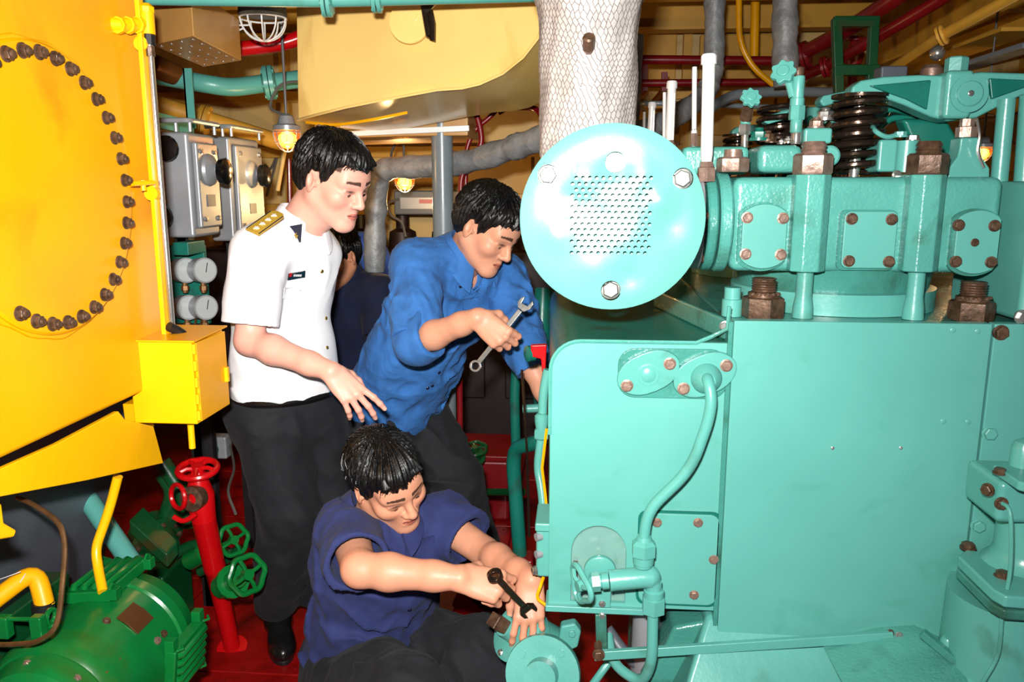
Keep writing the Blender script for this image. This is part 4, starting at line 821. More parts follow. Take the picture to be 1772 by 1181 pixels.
# unlit wire-guard lamp under the deck
c = U(455, 32, Y=2.7); T = thing('guarded_ceiling_lamp', 'round ceiling lamp with a white wire basket guard', 'lamp', c); R = .075
g = MB()
for i in range(5): t = PI*i/5; u = A(math.cos(t), math.sin(t), 0); g.tube([c+u*R*math.cos(q)-A(0,0,R*.95*math.sin(q)) for q in np.linspace(0, PI, 15)], .0028, 5)
g.torus(c, (0,0,1), R, .003, 30, 5); part('wire_guard', g, WHITEM, T)
g = MB(); g.lathe(c+A(0,0,.01), (0,0,1), [(0,R*1.05),(.04,R),(.06,R*.4)], 24); part('base', g, GREYD, T)
g = MB(); g.tube([c+A(-.07,0,-.03), c+A(-.12,0,-.05), c+A(-.1,-.02,-.07)], .003, 5); g.tube([c+A(-.05,0,-.02), c+A(-.13,0,-.02)], .003, 5); part('hinge_wire', g, WHITEM, T)
# ------------------------------------------------------------------ overhead pipes and ducts
def pipe(name, pts, r, m, label, rad=.08, n=16, cat='pipe', group=None, flanges=()):
    P = [U(*p[:2], Y=p[2]) for p in pts]; b_ = P[0]
    T = thing(name, label, cat, b_, group); g = MB(); g.tube(fillet(P, rad), r, n); part('pipe', g, m, T)
    for (fx_, fy_, fY, ax) in flanges:
        c = U(fx_, fy_, Y=fY); a = unit(ax); u, v, _ = frame(a)
        for s in (-1, 1):
            g = MB(); g.lathe(c+a*(.002 if s > 0 else -.002), a*s, [(0,r*1.9),(r*.45,r*1.9),(r*.5,r*1.7),(r*.7,r*1.15)], 24); f_ = part('flange', g, m, T)
        for i in range(6): t = 2*PI*i/6+.3; p = c+(u*math.cos(t)+v*math.sin(t))*r*1.55; bolt(f_, p-a*r*.5, -a, r*.24, m); bolt(f_, p+a*r*.5, a, r*.24, m)
    return T
pipe('overhead_teal_pipe', ((60, -8, 2.1), (560, -1, 2.25), (1000, -12, 2.35)), .021, TEAL, 'long teal flanged pipe across the very top', flanges=((566, 3, 2.25, (1,.1,0)), (652, -4, 2.28, (1,.1,0))))
pipe('teal_water_pipe', ((270, 130, 3.1), (360, 146, 3.1), (400, 152, 3.15), (540, 134, 3.35)), .035, TEAL, 'teal flanged water pipe passing behind the cream duct', .15, flanges=((466, 143, 3.22, (1,.3,.12)),))
pipe('brown_pipe_sleeve', ((262, 112, 3.0), (303, 128, 3.09)), .044, BROWNP, 'short brown pipe sleeve on the teal water pipe', n=20)
pipe('red_overhead_pipe', ((412, 85, 3.1), (505, 74, 3.15), (570, 38, 3.2)), .028, RED, 'bright red pipe under the ceiling left of the cream duct', .1)
pipe('ochre_pipe', ((120, 133, 3.45), (270, 180, 3.6), (480, 245, 3.9), (520, 256, 5.02)), .04, WALLY, 'ochre pipe with coupling running behind the cabinets', flanges=((352, 210, 3.72, (1,.3,-.3)),))
g = MB(); a = U(331, 222, Y=2.9); b_ = U(332, 118, Y=2.9); g.box((a[0]-.016, 2.9, a[2]), (a[0]+.016, 2.906, b_[2])); g.box((a[0]-.016, 2.9, a[2]), (a[0]-.01, 2.935, b_[2])); solo('angle_hanger', g, TEAL, 'upright teal angle bar hanging above the cabinets', 'bracket', a)
g = MB(); g.bar(U(272, 208, Y=2.62), U(330, 222, Y=2.9), .012, .05); g.bar(U(330, 222, Y=2.9), U(330, 235, Y=2.9), .02, .01, (0,1,0)); solo('cabinet_rail', g, TEAL, 'teal rail on top of the switch cabinets', 'rail', U(300, 215, Y=2.85))
# tan perforated box
TB = thing('tan_ceiling_box', 'tan metal box with riveted underside beside the tank top', 'box', U(340, 80, Y=2.5))
f0 = [U(*q, Z=U(272, 75, Y=2.35)[2]) for q in ((268, 75), (345, 112), (416, 104), (330, 45))]
zb_ = U(272, 75, Y=2.35)[2]; f0 = [U(262, 78, Z=zb_), U(352, 116, Z=zb_), U(418, 105, Z=zb_), U(300, 58, Z=zb_)]
f0[3] = f0[0]+(f0[2]-f0[1]); g = MB(); g.prism(f0, (0, 0, .13)); part('body', g, TAN, TB, .003)
for i in range(6):
    for j in range(4):
        p = f0[0]+(f0[1]-f0[0])*((i+.5)/6)+(f0[3]-f0[0])*((j+.5)/4); bolt(TB, p, (0,0,-1), .006, STEEL, 'rivet', kind=screw_mesh)
# cream air duct with curved front
D = thing('cream_air_duct', 'big cream painted air duct with a curved side under the ceiling', 'duct', U(720, 150, Y=2.8))
top = [(512, 78), (560, 60), (700, 24), (775, 8), (800, 0)]
low = [(516, 208), (545, 200), (600, 186), (660, 174), (720, 163), (757, 156), (800, 153), (830, 146), (870, 128), (905, 100), (930, 68), (942, 35), (944, 0), (944, -60)]
Yf = 2.55; fl2 = [tuple(U(x, y, Y=Yf+(.28 if x < 530 else .12 if x < 570 else .03 if x < 620 else 0))) for x, y in low]
up2 = [tuple(U(*p, Y=Yf+o)) for p, o in (((944, -60), 0), ((700, -60), 0), ((560, -40), .10), ((512, -30), .28))]
loop = [A(*p) for p in fl2+up2]; dep = A(.12, .55, -.02)
g = MB(); n = len(loop); V = loop+[p+dep for p in loop]; g.add(V, [tuple(range(n)), tuple(range(2*n-1, n-1, -1))]+[(i, (i+1) % n, (i+1) % n+n, i+n) for i in range(n)])
dk = part('casing', g, CREAM, D, .006, sharp=50)
edge = MB(); edge.tube([p-A(0, .004, 0) for p in loop[:13]], .005, 6); part('folded_seam', edge, CREAM, D)
c0 = U(708, 38, Y=Yf-.008); g = MB(); g.lathe(c0, (0,1,0), [(0,.062),(.008,.064)], 32); pc_ = part('access_patch', g, CREAM, D); g = MB(); g.lathe(c0-A(0,.003,-.02), (0,1,0), [(0,.026),(.004,.026)], 24); part('patch_plug', g, CREAM, pc_)
g = MB(); g.tube([U(728, -20, Y=2.5), U(742, 62, Y=2.5), U(748, 70, Y=2.5), U(748, 40, Y=2.5), U(735, -20, Y=2.5)], .010, 8); g.bar(U(735, 20, Y=2.49), U(762, -10, Y=2.49), .012, .02); solo('hanger_strap', g, DARK, 'dark steel hanger strap hooked over the cream duct', 'bracket', U(742, 60, Y=2.5))
g = MB(); g.prism([tuple(U(x, y, Y=3.16)) for x, y in ((545, 215), (600, 218), (700, 196), (752, 190), (810, 188), (810, 235), (700, 236), (560, 240))], (0, .5, 0)); D2 = thing('lower_duct', 'shaded tan duct section below the cream duct', 'duct', U(690, 230, Y=3.0)); part('casing', g, TAN, D2, .005)
g = MB(); g.bar(U(590, 232, Y=3.15), U(812, 222, Y=3.15), .012, .022); part('white_flange', g, WHITEM, D2, .002)
g = MB(); g.tube(catmull([U(530, 212, Y=2.7), U(580, 216, Y=2.65), U(640, 208, Y=2.6), U(705, 195, Y=2.62)], 6), .005, 6); part('edge_strip', g, YEL, D2)
c0 = U(563, 232, Y=2.7); g = MB(); g.lathe(c0, (0,0,-1), [(-.03,.03),(0,.045),(.01,.04),(.016,.02)], 20); solo('ceiling_fitting', g, STEEL, 'small shiny metal fitting right above the officer\'s hair', 'fitting', c0)
# grey column and lagged pipe behind the men
g = MB(); a = U(770, 560, Y=3.2)*A(1,1,0); b_ = U(768, 185, Y=3.2); g.cyl(a, (a[0], a[1], 2.42), .042, n=24); solo('grey_column', g, GREY, 'upright grey painted steel column behind the blue shirted man', 'column', a)
def lagged(pts, r, label, Yseq=None, m=LAG, nm='lagged_pipe', rad=.16):
    P = fillet([U(*p[:2], Y=p[2]) for p in pts], rad, 10); Q = []
    for i in range(len(P)-1):
        k = max(1, int(np.linalg.norm(P[i+1]-P[i])/.025))
        Q += [P[i]+(P[i+1]-P[i])*j/k for j in range(k)]
    Q.append(P[-1]); g = MB(); g.tube(Q, [r*(1+.06*math.sin(i*.9)+random.uniform(-.05, .05)) for i in range(len(Q))], 18); return solo(nm, g, m, label, 'pipe', Q[0], 'silver lagged pipes')
lagged(((960, 232, 3.0), (900, 252, 3.1), (800, 285, 3.3), (655, 292, 3.5), (650, 360, 3.5), (648, 470, 3.5)), .048, 'silver lagged pipe bending down behind the officer\'s head')
lagged(((1238, -175, 3.7), (1236, 120, 3.7), (1222, 165, 3.65), (1150, 215, 3.4), (1085, 235, 3.2)), .044, 'silver lagged pipe curving down behind the thermometers')
lagged(((1362, -230, 3.4), (1358, 60, 3.4), (1360, 150, 3.4)), .05, 'short silver lagged pipe dropping behind the cock knob')
lagged(((1105, 60, 3.5), (1100, 160, 3.5), (1096, 230, 3.5)), .022, 'slim silver lagged pipe at the riser\'s right side')
pipe('grey_conduit', ((1225, 190, 3.6), (1265, 165, 3.6), (1330, 158, 3.7), (1440, 160, 3.8)), .022, GREY, 'grey conduit curving behind the cylinder heads', .12)
pipe('grey_conduit', ((1120, 200, 5.15), (1105, 178, 3.9), (1240, 182, 3.9), (1400, 188, 3.9), (1380, 200, 5.15)), .012, GREY, 'thin grey conduit running level behind the thermometers', .1)
for i, (pts, r, lb) in enumerate(((((1090, 103, 4.2), (1400, 106, 4.2)), .022, 'upper level dark red pipe behind the thermometers'), (((1090, 144, 4.2), (1360, 142, 4.2)), .018, 'lower level dark red pipe behind the thermometers'))):
    pipe('dark_red_pipe', pts, r, REDD, lb, group='dark red pipes')
for x in (1115, 1150): g = MB(); a = U(x, 158, Y=4.24); b_ = U(x, 112 if x == 1115 else 125, Y=4.24); g.bar(a, b_, .03, .03, (0,1,0)); g.box((a[0]-.012, 4.24, a[2]), (a[0]+.012, 5.15, a[2]+.02)); solo('pipe_bracket', g, REDD, 'dark red pipe bracket '+('nearest the lagged riser' if x == 1115 else 'second from the lagged riser'), 'bracket', a)
pipe('yellow_pipe', ((1278, -130, 4.0), (1279, 70, 4.0), (1300, 115, 4.0), (1345, 152, 4.0)), .014, YEL, 'thin yellow pipe bending right near the ceiling', .1)
pipe('yellow_pipe', ((1309, -90, 4.3), (1305, 100, 4.3)), .022, YEL, 'straight upright yellow pipe beside the bent one')
# red valves and green frame in the right background
pipe('red_slanting_pipe', ((1375, 100, 3.6), (1460, 55, 3.3), (1530, 10, 3.0), (1600, -40, 2.8), (1760, -150, 2.5), (1980, -300, 2.2)), .03, REDD, 'dark red pipe slanting up to the right behind the green frame', .1, flanges=((1393, 96, 3.55, (1,-.5,.3)),))
pipe('red_slanting_pipe', ((1395, 130, 3.6), (1440, 110, 3.4), (1560, 40, 3.0), (1700, -45, 2.7), (1980, -220, 2.3)), .022, REDD, 'lower dark red slanting pipe with a round flange', .1, flanges=((1428, 116, 3.45, (1,-.5,.3)),))
T = thing('red_valve', 'dark red valve standing inside the green frame', 'valve', U(1478, 115, Y=3.75)); c = U(1478, 100, Y=3.75); g = MB(); g.lathe(c-A(0,0,.06), (0,0,1), [(0,.05),(.02,.05),(.03,.03),(.07,.045),(.1,.03),(.13,.02)], 20); part('body', g, REDD, T); g = MB(); g.cyl((c[0], c[1], 0), c-A(0,0,.05), .02); part('standpipe', g, REDD, T); handwheel('handwheel', c+A(0,0,.08), (0,-.2,1), .05, .008, T, REDD)
T = thing('green_trestle', 'dark green square steel trestle above the cylinder heads', 'trestle', U(1480, 180, Y=2.9)); Yg = 2.9
for q in (((1447, 32), (1452, 190)), ((1512, 34), (1505, 190))): g = MB(); g.bar(U(*q[1], Y=Yg), U(*q[0], Y=Yg), .03, .03, (0,1,0)); part('upright', g, GREEND, T, .003)
for y in (38, 122): g = MB(); g.bar(U(1442, y, Y=Yg), U(1520, y, Y=Yg), .032, .034); part('crossbar', g, GREEND, T, .003)
# longitudinal ochre beam and fittings upper right
def beam(px0, py0, px1, py1, X, dz, dx, name, label, m):
    a = U(px0, py0, X=X); b_ = U(px1, py1, X=X); g = MB(); b_[2] = a[2]
    g.box((X, min(a[1], b_[1]), a[2]), (X+.014, max(a[1], b_[1]), a[2]+dz)); g.box((X-dx, min(a[1], b_[1]), a[2]-.012), (X+.014, max(a[1], b_[1]), a[2])); T = thing(name, label, 'beam', (X, (a[1]+b_[1])/2, a[2])); part('web', g, m, T); return T
beam(1500, 130, 1800, 12, 1.55, .20, .1, 'hull_beam', 'broad ochre beam running back along the upper right', WALLY)
beam(1530, 140, 1800, 60, 1.45, .05, .12, 'pipe_tray', 'narrow ochre ledge below the broad upper right beam', WALLY)
beam(1560, 150, 1800, 92, 1.3, .02, .05, 'cable_tray', 'grey cable tray above the rocker arm', GREY)
beam(1450, 60, 1760, -60, 1.8, .12, .08, 'hull_beam', 'upper dim ochre beam at the top right corner', WALLC)
pipe('ochre_conduit', ((1515, 138, 3.2), (1628, 62, 2.6), (1780, -20, 2.2), (2050, -166, 1.75)), .016, WALLY, 'ochre conduit with lumpy joint along the upper right beam', flanges=((1630, 61, 2.58, (1,-.8,.5)),))
c = U(1622, 92, Y=2.3); T = thing('work_lamp', 'small bright metal work lamp behind the rocker arm', 'lamp', c-A(0,0,.05)); g = MB(); g.ball(c, .02, 14); part('reflector', g, STEEL, T); g = MB(); g.lathe(c-A(.01,0,.1), (0,0,1), [(0,.03),(.06,.028),(.07,.018)], 16); part('base', g, RUSTP, T); g = MB(); g.box(c+A(-.14,.0,-.1), c+A(-.07,.06,-.03)); part('socket_box', g, GREYD, T, .006)
# amber lamp far right behind the pushrod tubes
lamp(1700, 262, 2.9, .03, 'amber lamp glimpsed between pedestal and pushrod tube', 1)
# red thin pipes between column and riser
pipe('red_thin_pipe', ((818, 175, 3.3), (832, 225, 3.3), (834, 250, 3.3), (798, 300, 3.3), (795, 420, 3.3)), .012, REDD, 'dark red kinked pipe right beside the grey column', .05)
pipe('red_thin_pipe', ((880, 150, 3.4), (858, 195, 3.4), (820, 225, 3.4), (806, 260, 3.4), (806, 330, 3.4)), .010, REDD, 'thin dark red pipe crossing behind the kinked one', .05)
pipe('red_thin_pipe', ((862, 195, 3.45), (878, 186, 3.45), (925, 186, 3.4), (938, 200, 3.35), (940, 250, 3.3)), .012, REDD, 'dark red pipe turning down at the lagged riser', .06)
# junction box and cables on the back wall
c = U(722, 350, Y=4.6); T = thing('junction_box', 'grey wall junction box with a pale label strip', 'junction box', c-A(0,0,.08)); a = U(682, 372, Y=4.6); b_ = U(762, 330, Y=4.6)
g = MB(); g.box((a[0], 4.6, a[2]), (b_[0]+.12, 4.7, b_[2])); part('case', g, GREYD, T, .01); g = MB(); g.box((a[0]+.04, 4.594, a[2]+.035), (b_[0]-.03, 4.6, b_[2]-.04)); part('label_strip', g, SILV, T)
g = MB(); g.box((a[0]+.15, 4.592, a[2]+.065), (a[0]+.24, 4.5935, b_[2]-.05)); part('red_lettering', g, mat('faded_red_print', (190, 110, 110), .5), T)
for i, pts in enumerate((((690, 345), (672, 352), (676, 372), (695, 385), (702, 410)), ((880, 318), (862, 325), (850, 318), (842, 335)), ((456, 300), (470, 290), (480, 270), (462, 340)))):
    g = MB(); g.tube(catmull([U(*p, Y=(4.58, 5.19, 5.19)[i]) for p in pts], 6), .008, 6); solo('loose_cable', g, CABLE, ('grey cable looping below the junction box', 'dark cable tangle above the bent man\'s hair', 'thin cable on the ochre wall behind the cabinets')[i], 'cable', U(*pts[0], Y=4.5))
for i, (x0, y0, x1, y1, Y) in enumerate(((500, 275, 503, 420, 4.2), (492, 262, 480, 330, 4.1))):
    g = MB(); g.cyl(U(x0, y0, Y=Y), U(x1, y1, Y=Y), .012, n=10); solo('wall_pipe', g, (REDD, WALLC)[i], ('dark red upright pipe below the amber lamp', 'cream upright pipe below the amber lamp')[i], 'pipe', U(x1, y1, Y=Y))
# ------------------------------------------------------------------ cooling pipes left of the engine
pipe('cooling_pipe', ((900, 905+60, 2.3), (888, 800, 2.3), (893, 775, 2.28), (935, 765, 2.2)), .022, TEALDK, 'dark teal elbow pipe rising from the floor beside the engine', .06)
pipe('cooling_pipe', ((893, 780, 2.8), (890, 680, 2.8), (900, 560, 2.8), (905, 500, 2.8)), .018, TEALDK, 'upright dark teal pipe behind the reaching arm', .06)
pipe('cooling_pipe', ((940, 500, 2.75), (936, 600, 2.7), (938, 700, 2.7)), .03, TEALDK, 'wide dark teal pipe against the engine side', .06)
pipe('cooling_pipe', ((905, 708, 2.45), (950, 706, 2.45)), .014, TEAL, 'short level teal pipe joining the upright pipes', .02)
pipe('floor_green_pipe', ((830, 852, 3.0), (905, 852, 2.8)), .014, GREEND, 'short dark green pipe near the floor by the elbow pipe')
pipe('fuel_pipe', ((948, 640, 1.98), (940, 680, 1.98), (938, 735, 1.98)), .012, TEAL, 'teal fuel pipe below the red lever, beside the engine face', .03)
pipe('fuel_pipe', ((938, 745, 1.97), (930, 810, 1.97), (938, 850, 1.95), (942, 915, 1.92)), .0115, TEAL, 'chipped teal fuel pipe running down to the small lubricator', .04)
g = MB(); c = U(937, 742, Y=1.97); g.lathe(c-A(0,0,.028), (0,0,1), [(0,.016),(.004,.02),(.024,.02),(.028,.015)], 6); g.lathe(c, (0,0,1), [(0,.015),(.02,.018),(.034,.018),(.04,.012)], 16); solo('pipe_union', g, TEAL, 'teal union nut joining the two fuel pipes', 'pipe fitting', c)
g = MB(); g.tube([U(946, 742, Y=1.955), U(938, 810, Y=1.945), U(944, 860, Y=1.93), U(948, 905, Y=1.92)], .004, 6); solo('yellow_tracer_wire', g, YEL, 'thin yellow wire taped along the chipped fuel pipe', 'wire', U(948, 905, Y=1.92))
T = thing('red_lever', 'small red lever on a green boss by the engine edge', 'lever', U(930, 615, Y=2.05)); g = MB(); g.prism([tuple(U(x, y, Y=2.03)) for x, y in ((918, 598), (946, 597), (944, 640), (938, 645), (936, 622), (920, 618))], (0, .02, 0)); part('handle', g, RED, T, .003); g = MB(); g.lathe(U(918, 612, Y=2.05), (-1,-.5,0), [(-.01,.02),(.01,.022),(.014,.014)], 16); part('boss', g, TEALDK, T)
g = MB(); g.tube([U(903, 640, Y=2.25), U(912, 780, Y=2.2), U(916, 930, Y=2.15)], .004, 6); solo('steel_rod', g, DARK, 'thin dark steel rod hanging beside the elbow pipe', 'rod', U(916, 930, Y=2.15))
T = thing('floor_valve_foot', 'small red painted pipe foot on the floor by the elbow pipe', 'pipe foot', U(902, 965, Y=2.3)*A(1,1,0)); g = MB(); p = U(902, 960, Y=2.3); g.box((p[0]-.04, 2.26, 0), (p[0]+.04, 2.34, p[2])); part('block', g, REDD, T, .01)
T = thing('drip_lubricator', 'small teal lubricator box on the engine\'s left edge', 'lubricator', U(942, 1010, Y=1.7)); a = U(927, 1000, Y=1.66); b_ = U(956, 905, Y=1.66)
g = MB(); g.box((a[0], 1.66, a[2]), (b_[0]-.002, 1.76, b_[2]-.008)); part('case', g, TEAL, T, .008); g = MB(); g.box((a[0]-.002, 1.652, b_[2]-.02), (b_[0]-.002, 1.77, b_[2])); part('lid', g, TEAL, T, .004)
for y in (930, 960): g = MB(); g.lathe(U(930, y, Y=1.66), (-1,-.6,0), [(-.01,.009),(.004,.009)], 12); part('plug', g, SILV, T)
g = MB(); g.tube(catmull([U(940, 1000, Y=1.68), U(935, 1015, Y=1.66), U(930, 1035, Y=1.66), U(945, 1048, Y=1.66)], 5), .004, 6); part('feed_pipe', g, YEL, T); bolt(T, U(926, 988, Y=1.66), (-1,-.5,0), .009, STEEL)
# ------------------------------------------------------------------ flanged pump being unbolted
FPM = thing('flanged_strainer', 'teal flanged strainer body the crouching man is unbolting', 'strainer', U(945, 1170, Y=1.62)*A(1,1,.6))
ax = unit(U(866, 1072, Y=1.62)-U(960, 1122, Y=1.72)); c0 = U(900, 1098, Y=1.71)
g = MB(); g.lathe(c0, ax, [(-.13,.058),(-.03,.058),(-.025,.062),(-.004,.062),(-.002,.04)], 32); body = part('body', g, TEAL, FPM)
g = MB(); g.lathe(c0, ax, [(.0,.07),(.014,.07),(.017,.06),(.02,.03),(.03,.027),(.06,.024)], 32); cov = part('cover_flange', g, TEAL, FPM)
g = MB(); g.lathe(c0, ax, [(-.026,.068),(-.006,.07)], 32); part('body_flange', g, TEAL, FPM)
g = MB(); u, v, _ = frame(ax); p = c0+ax*.05; g.prism([p+u*.016*i+v*.016*j for i, j in ((-1,-1),(1,-1),(1,1),(-1,1))], ax*.05); part('square_key', g, RUST, FPM, .003)
for i in range(6): t = 2*PI*i/6+.4; p = c0+ax*.014+(u*math.cos(t)+v*math.sin(t))*.058; bolt(cov, p, ax, .008, STEEL, kind=nutbolt_mesh)
c1 = U(938, 1168, Y=1.60); ax2 = unit((-.1,-.85,.35)); g = MB(); g.lathe(c1, ax2, [(-.12,.06),(-.04,.064),(-.03,.083),(-.012,.085),(0,.083)], 40); part('pipe_flange', g, TEAL, FPM)
g = MB(); g.lathe(c1, ax2, [(-.01,.038),(.02,.036),(.04,.035)], 28); lowp = part('branch_pipe', g, TEAL, FPM)
u, v, _ = frame(ax2)
for i in range(4): t = 2*PI*i/4+.9; g = MB(); g.lathe(c1+(u*math.cos(t)+v*math.sin(t))*.062, ax2, [(-.01,.0085),(.004,.0085)], 16); part('filled_bolt', g, TEAL, FPM)
g = MB(); g.prism([tuple(U(x, y, Y=1.72)) for x, y in ((970, 1085), (995, 1080), (1006, 1095), (1000, 1122), (980, 1130), (965, 1115))], (0, .03, 0)); lug = part('mounting_lug', g, TEAL, FPM, .006); bolt(lug, U(990, 1096, Y=1.72), (0,-1,0), .009, TEAL)
# ================================================================== people: smooth implicit surfaces turned into meshes
_LAT = np.random.RandomState(99).rand(32, 32, 32)
def vnoise(P, seed=0):
    P = P+seed*3.71; f = np.floor(P).astype(int); t = P-f; t = t*t*(3-2*t); o = 0
    for i in (0, 1):
        for j in (0, 1):
            for k in (0, 1):
                w_ = (t[:, 0] if i else 1-t[:, 0])*(t[:, 1] if j else 1-t[:, 1])*(t[:, 2] if k else 1-t[:, 2])
                o = o+w_*_LAT[(f[:, 0]+i) & 31, (f[:, 1]+j) & 31, (f[:, 2]+k) & 31]
    return o
class Field:
    def __init__(s, lo, hi, h):
        s.lo = np.array(lo, float); s.h = h; s.n = np.ceil((np.array(hi)-s.lo)/h).astype(int)+1
        s.d = np.full(tuple(s.n), .06, np.float32)
        s.ax = [(s.lo[i]+h*np.arange(s.n[i])).astype(np.float32) for i in range(3)]
    def win(s, lo, hi, m):
        sl = []
        for i in range(3):
            a = int(max(0, math.floor((lo[i]-m-s.lo[i])/s.h))); b = int(min(s.n[i], math.ceil((hi[i]+m-s.lo[i])/s.h)+1))
            if b <= a: return None
            sl.append(slice(a, b))
        X = s.ax[0][sl[0]][:, None, None]; Y = s.ax[1][sl[1]][None, :, None]; Z = s.ax[2][sl[2]][None, None, :]
        return tuple(sl), X, Y, Z
    def put(s, sl, q, k, op):
        d = s.d[sl]
        if op == 'sub': q = -q; e = np.maximum(k-np.abs(d-q), 0)/k if k else 0; s.d[sl] = np.maximum(d, q)+(e*e*k*.25 if k else 0)
        elif op == 'int': s.d[sl] = np.maximum(d, q)
        else:
            e = np.maximum(k-np.abs(d-q), 0)/k if k else 0; s.d[sl] = np.minimum(d, q)-(e*e*k*.25 if k else 0)
    def cone(s, a, b, ra, rb, k=.02, op='add'):
        a = np.array(a, float); b = np.array(b, float); R = max(ra, rb)
        w_ = s.win(np.minimum(a, b)-R, np.maximum(a, b)+R, .03+k)
        if not w_: return
        sl, X, Y, Z = w_; d = b-a; L2 = max(1e-9, d@d)
        t = np.clip(((X-a[0])*d[0]+(Y-a[1])*d[1]+(Z-a[2])*d[2])/L2, 0, 1)
        q = np.sqrt((X-a[0]-t*d[0])**2+(Y-a[1]-t*d[1])**2+(Z-a[2]-t*d[2])**2)-(ra+(rb-ra)*t); s.put(sl, q, k, op)
    def chain(s, pts, rs, k=.02, op='add'):
        for i in range(len(pts)-1): s.cone(pts[i], pts[i+1], rs[i], rs[i+1], k, op)
    def ell(s, c, r, M=np.eye(3), k=.02, op='add'):
        """ellipsoid: rows of M are its axes"""
        c = np.array(c, float); R = max(r); w_ = s.win(c-R, c+R, .03+k)
        if not w_: return
        sl, X, Y, Z = w_; X = X-c[0]; Y = Y-c[1]; Z = Z-c[2]; k0 = 0; k1 = 0
        for i in range(3):
            u = (X*M[i][0]+Y*M[i][1]+Z*M[i][2])/r[i]; k0 = k0+u*u; k1 = k1+(u/r[i])**2
        k0 = np.sqrt(k0); k1 = np.sqrt(k1)+1e-6; s.put(sl, k0*(k0-1)/k1, k, op)
    def loft(s, secs, k=.03, op='add'):
        """secs: (centre, lateral axis, half width, half depth)"""
        for (c0, u0, w0, d0), (c1, u1, w1, d1) in zip(secs[:-1], secs[1:]):
            c0 = np.array(c0, float); c1 = np.array(c1, float); R = max(w0, w1); w_ = s.win(np.minimum(c0, c1)-R, np.maximum(c0, c1)+R, .03+k)
            if not w_: continue
            sl, X, Y, Z = w_; d = c1-c0; L = np.linalg.norm(d); dn = d/L
            u = unit(unit(u0)+unit(u1)); u = unit(u-dn*(u@dn)); v = np.cross(dn, u)
            X = X-c0[0]; Y = Y-c0[1]; Z = Z-c0[2]; t0 = (X*dn[0]+Y*dn[1]+Z*dn[2]); t = np.clip(t0/L, 0, 1); e = t0-t*L
            xx = X*u[0]+Y*u[1]+Z*u[2]; yy = X*v[0]+Y*v[1]+Z*v[2]; wr_ = w0+(w1-w0)*t; dr_ = d0+(d1-d0)*t
            k0 = np.sqrt((xx/wr_)**2+(yy/dr_)**2+(e/dr_)**2); k1 = np.sqrt((xx/wr_**2)**2+(yy/dr_**2)**2+(e/dr_**2)**2)+1e-6
            s.put(sl, k0*(k0-1)/k1, k, op)
    def half(s, p, n, k=0):
        """cut away everything on the side n points to"""
        p = np.array(p, float); n = unit(n); q = (s.ax[0][:, None, None]-p[0])*n[0]+(s.ax[1][None, :, None]-p[1])*n[1]+(s.ax[2][None, None, :]-p[2])*n[2]
        s.d = np.maximum(s.d, q.astype(np.float32))
    def wrinkle(s, amp, lam, dirs, seed=0):
        """crumples: ridged noise stretched along fold directions, only near the surface"""
        rs = np.random.RandomState(seed); I = np.argwhere(np.abs(s.d) < .028)
        P = np.stack([s.ax[i][I[:, i]] for i in range(3)], 1).astype(np.float64); acc = np.zeros(len(P))
        warp = np.stack([vnoise(P*7+rs.rand(3)*50, seed+i) for i in range(3)], 1)-.5; Pw = P+warp*.05
        for j, (dv, a) in enumerate(dirs):
            u, v, w_ = frame(dv); q = np.stack([(Pw@w_)/lam, (Pw@u)/(lam*.9), (Pw@v)/(lam*3.6)], 1)+rs.rand(3)*90
            n1 = vnoise(q, seed+7+j); r = 1-np.abs(2*n1-1); m = np.clip(vnoise(P*6+rs.rand(3)*70, seed+31+j)*2.2-.55, 0, 1); acc += a*(r**2.2)*m
        acc += .5*(vnoise(P/(lam*1.7)+11, seed+91)-.5)
        s.d[I[:, 0], I[:, 1], I[:, 2]] -= (acc*amp).astype(np.float32)
    def mesh(s):
        d = s.d; S = d < 0; n = d.shape
        cnt = np.zeros((n[0]-1, n[1]-1, n[2]-1), np.int8)
        for i in (0, 1):
            for j in (0, 1):
                for k in (0, 1): cnt += S[i:n[0]-1+i, j:n[1]-1+j, k:n[2]-1+k]
        act = (cnt > 0) & (cnt < 8); I = np.argwhere(act); idx = np.full(act.shape, -1, np.int64); idx[act] = np.arange(len(I))
        acc = np.zeros((len(I), 3)); num = np.zeros(len(I))
        cs = [(i, j, k) for i in (0, 1) for j in (0, 1) for k in (0, 1)]
        for a in cs:
            for ax in range(3):
                if a[ax]: continue
                b = list(a); b[ax] = 1; da = d[I[:, 0]+a[0], I[:, 1]+a[1], I[:, 2]+a[2]]; db = d[I[:, 0]+b[0], I[:, 1]+b[1], I[:, 2]+b[2]]
                m = (da < 0) != (db < 0); t = da[m]/(da[m]-db[m]); p = np.tile(np.array(a, float), (m.sum(), 1)); p[:, ax] += t; acc[m] += p; num[m] += 1
        V = s.lo+s.h*(I+acc/num[:, None]); Q = []
        for ax in range(3):
            o = [i for i in range(3) if i != ax]; sa = [slice(None)]*3; sb = [slice(None)]*3; sa[ax] = slice(0, -1); sb[ax] = slice(1, None)
            A_, B_ = S[tuple(sa)], S[tuple(sb)]; m = A_ != B_
            for q in o:
                z = [slice(None)]*3; z[q] = 0; m[tuple(z)] = False; z[q] = -1; m[tuple(z)] = False
            E = np.argwhere(m); fl = A_[m]
            def cell(i, j):
                e = E.copy(); e[:, o[0]] -= i; e[:, o[1]] -= j; return idx[e[:, 0], e[:, 1], e[:, 2]]
            q = np.stack([cell(1, 1), cell(0, 1), cell(0, 0), cell(1, 0)], 1)
            flip = fl if ax != 1 else ~fl; q[~flip] = q[~flip][:, ::-1]; Q.append(q)
        return V, np.concatenate(Q)
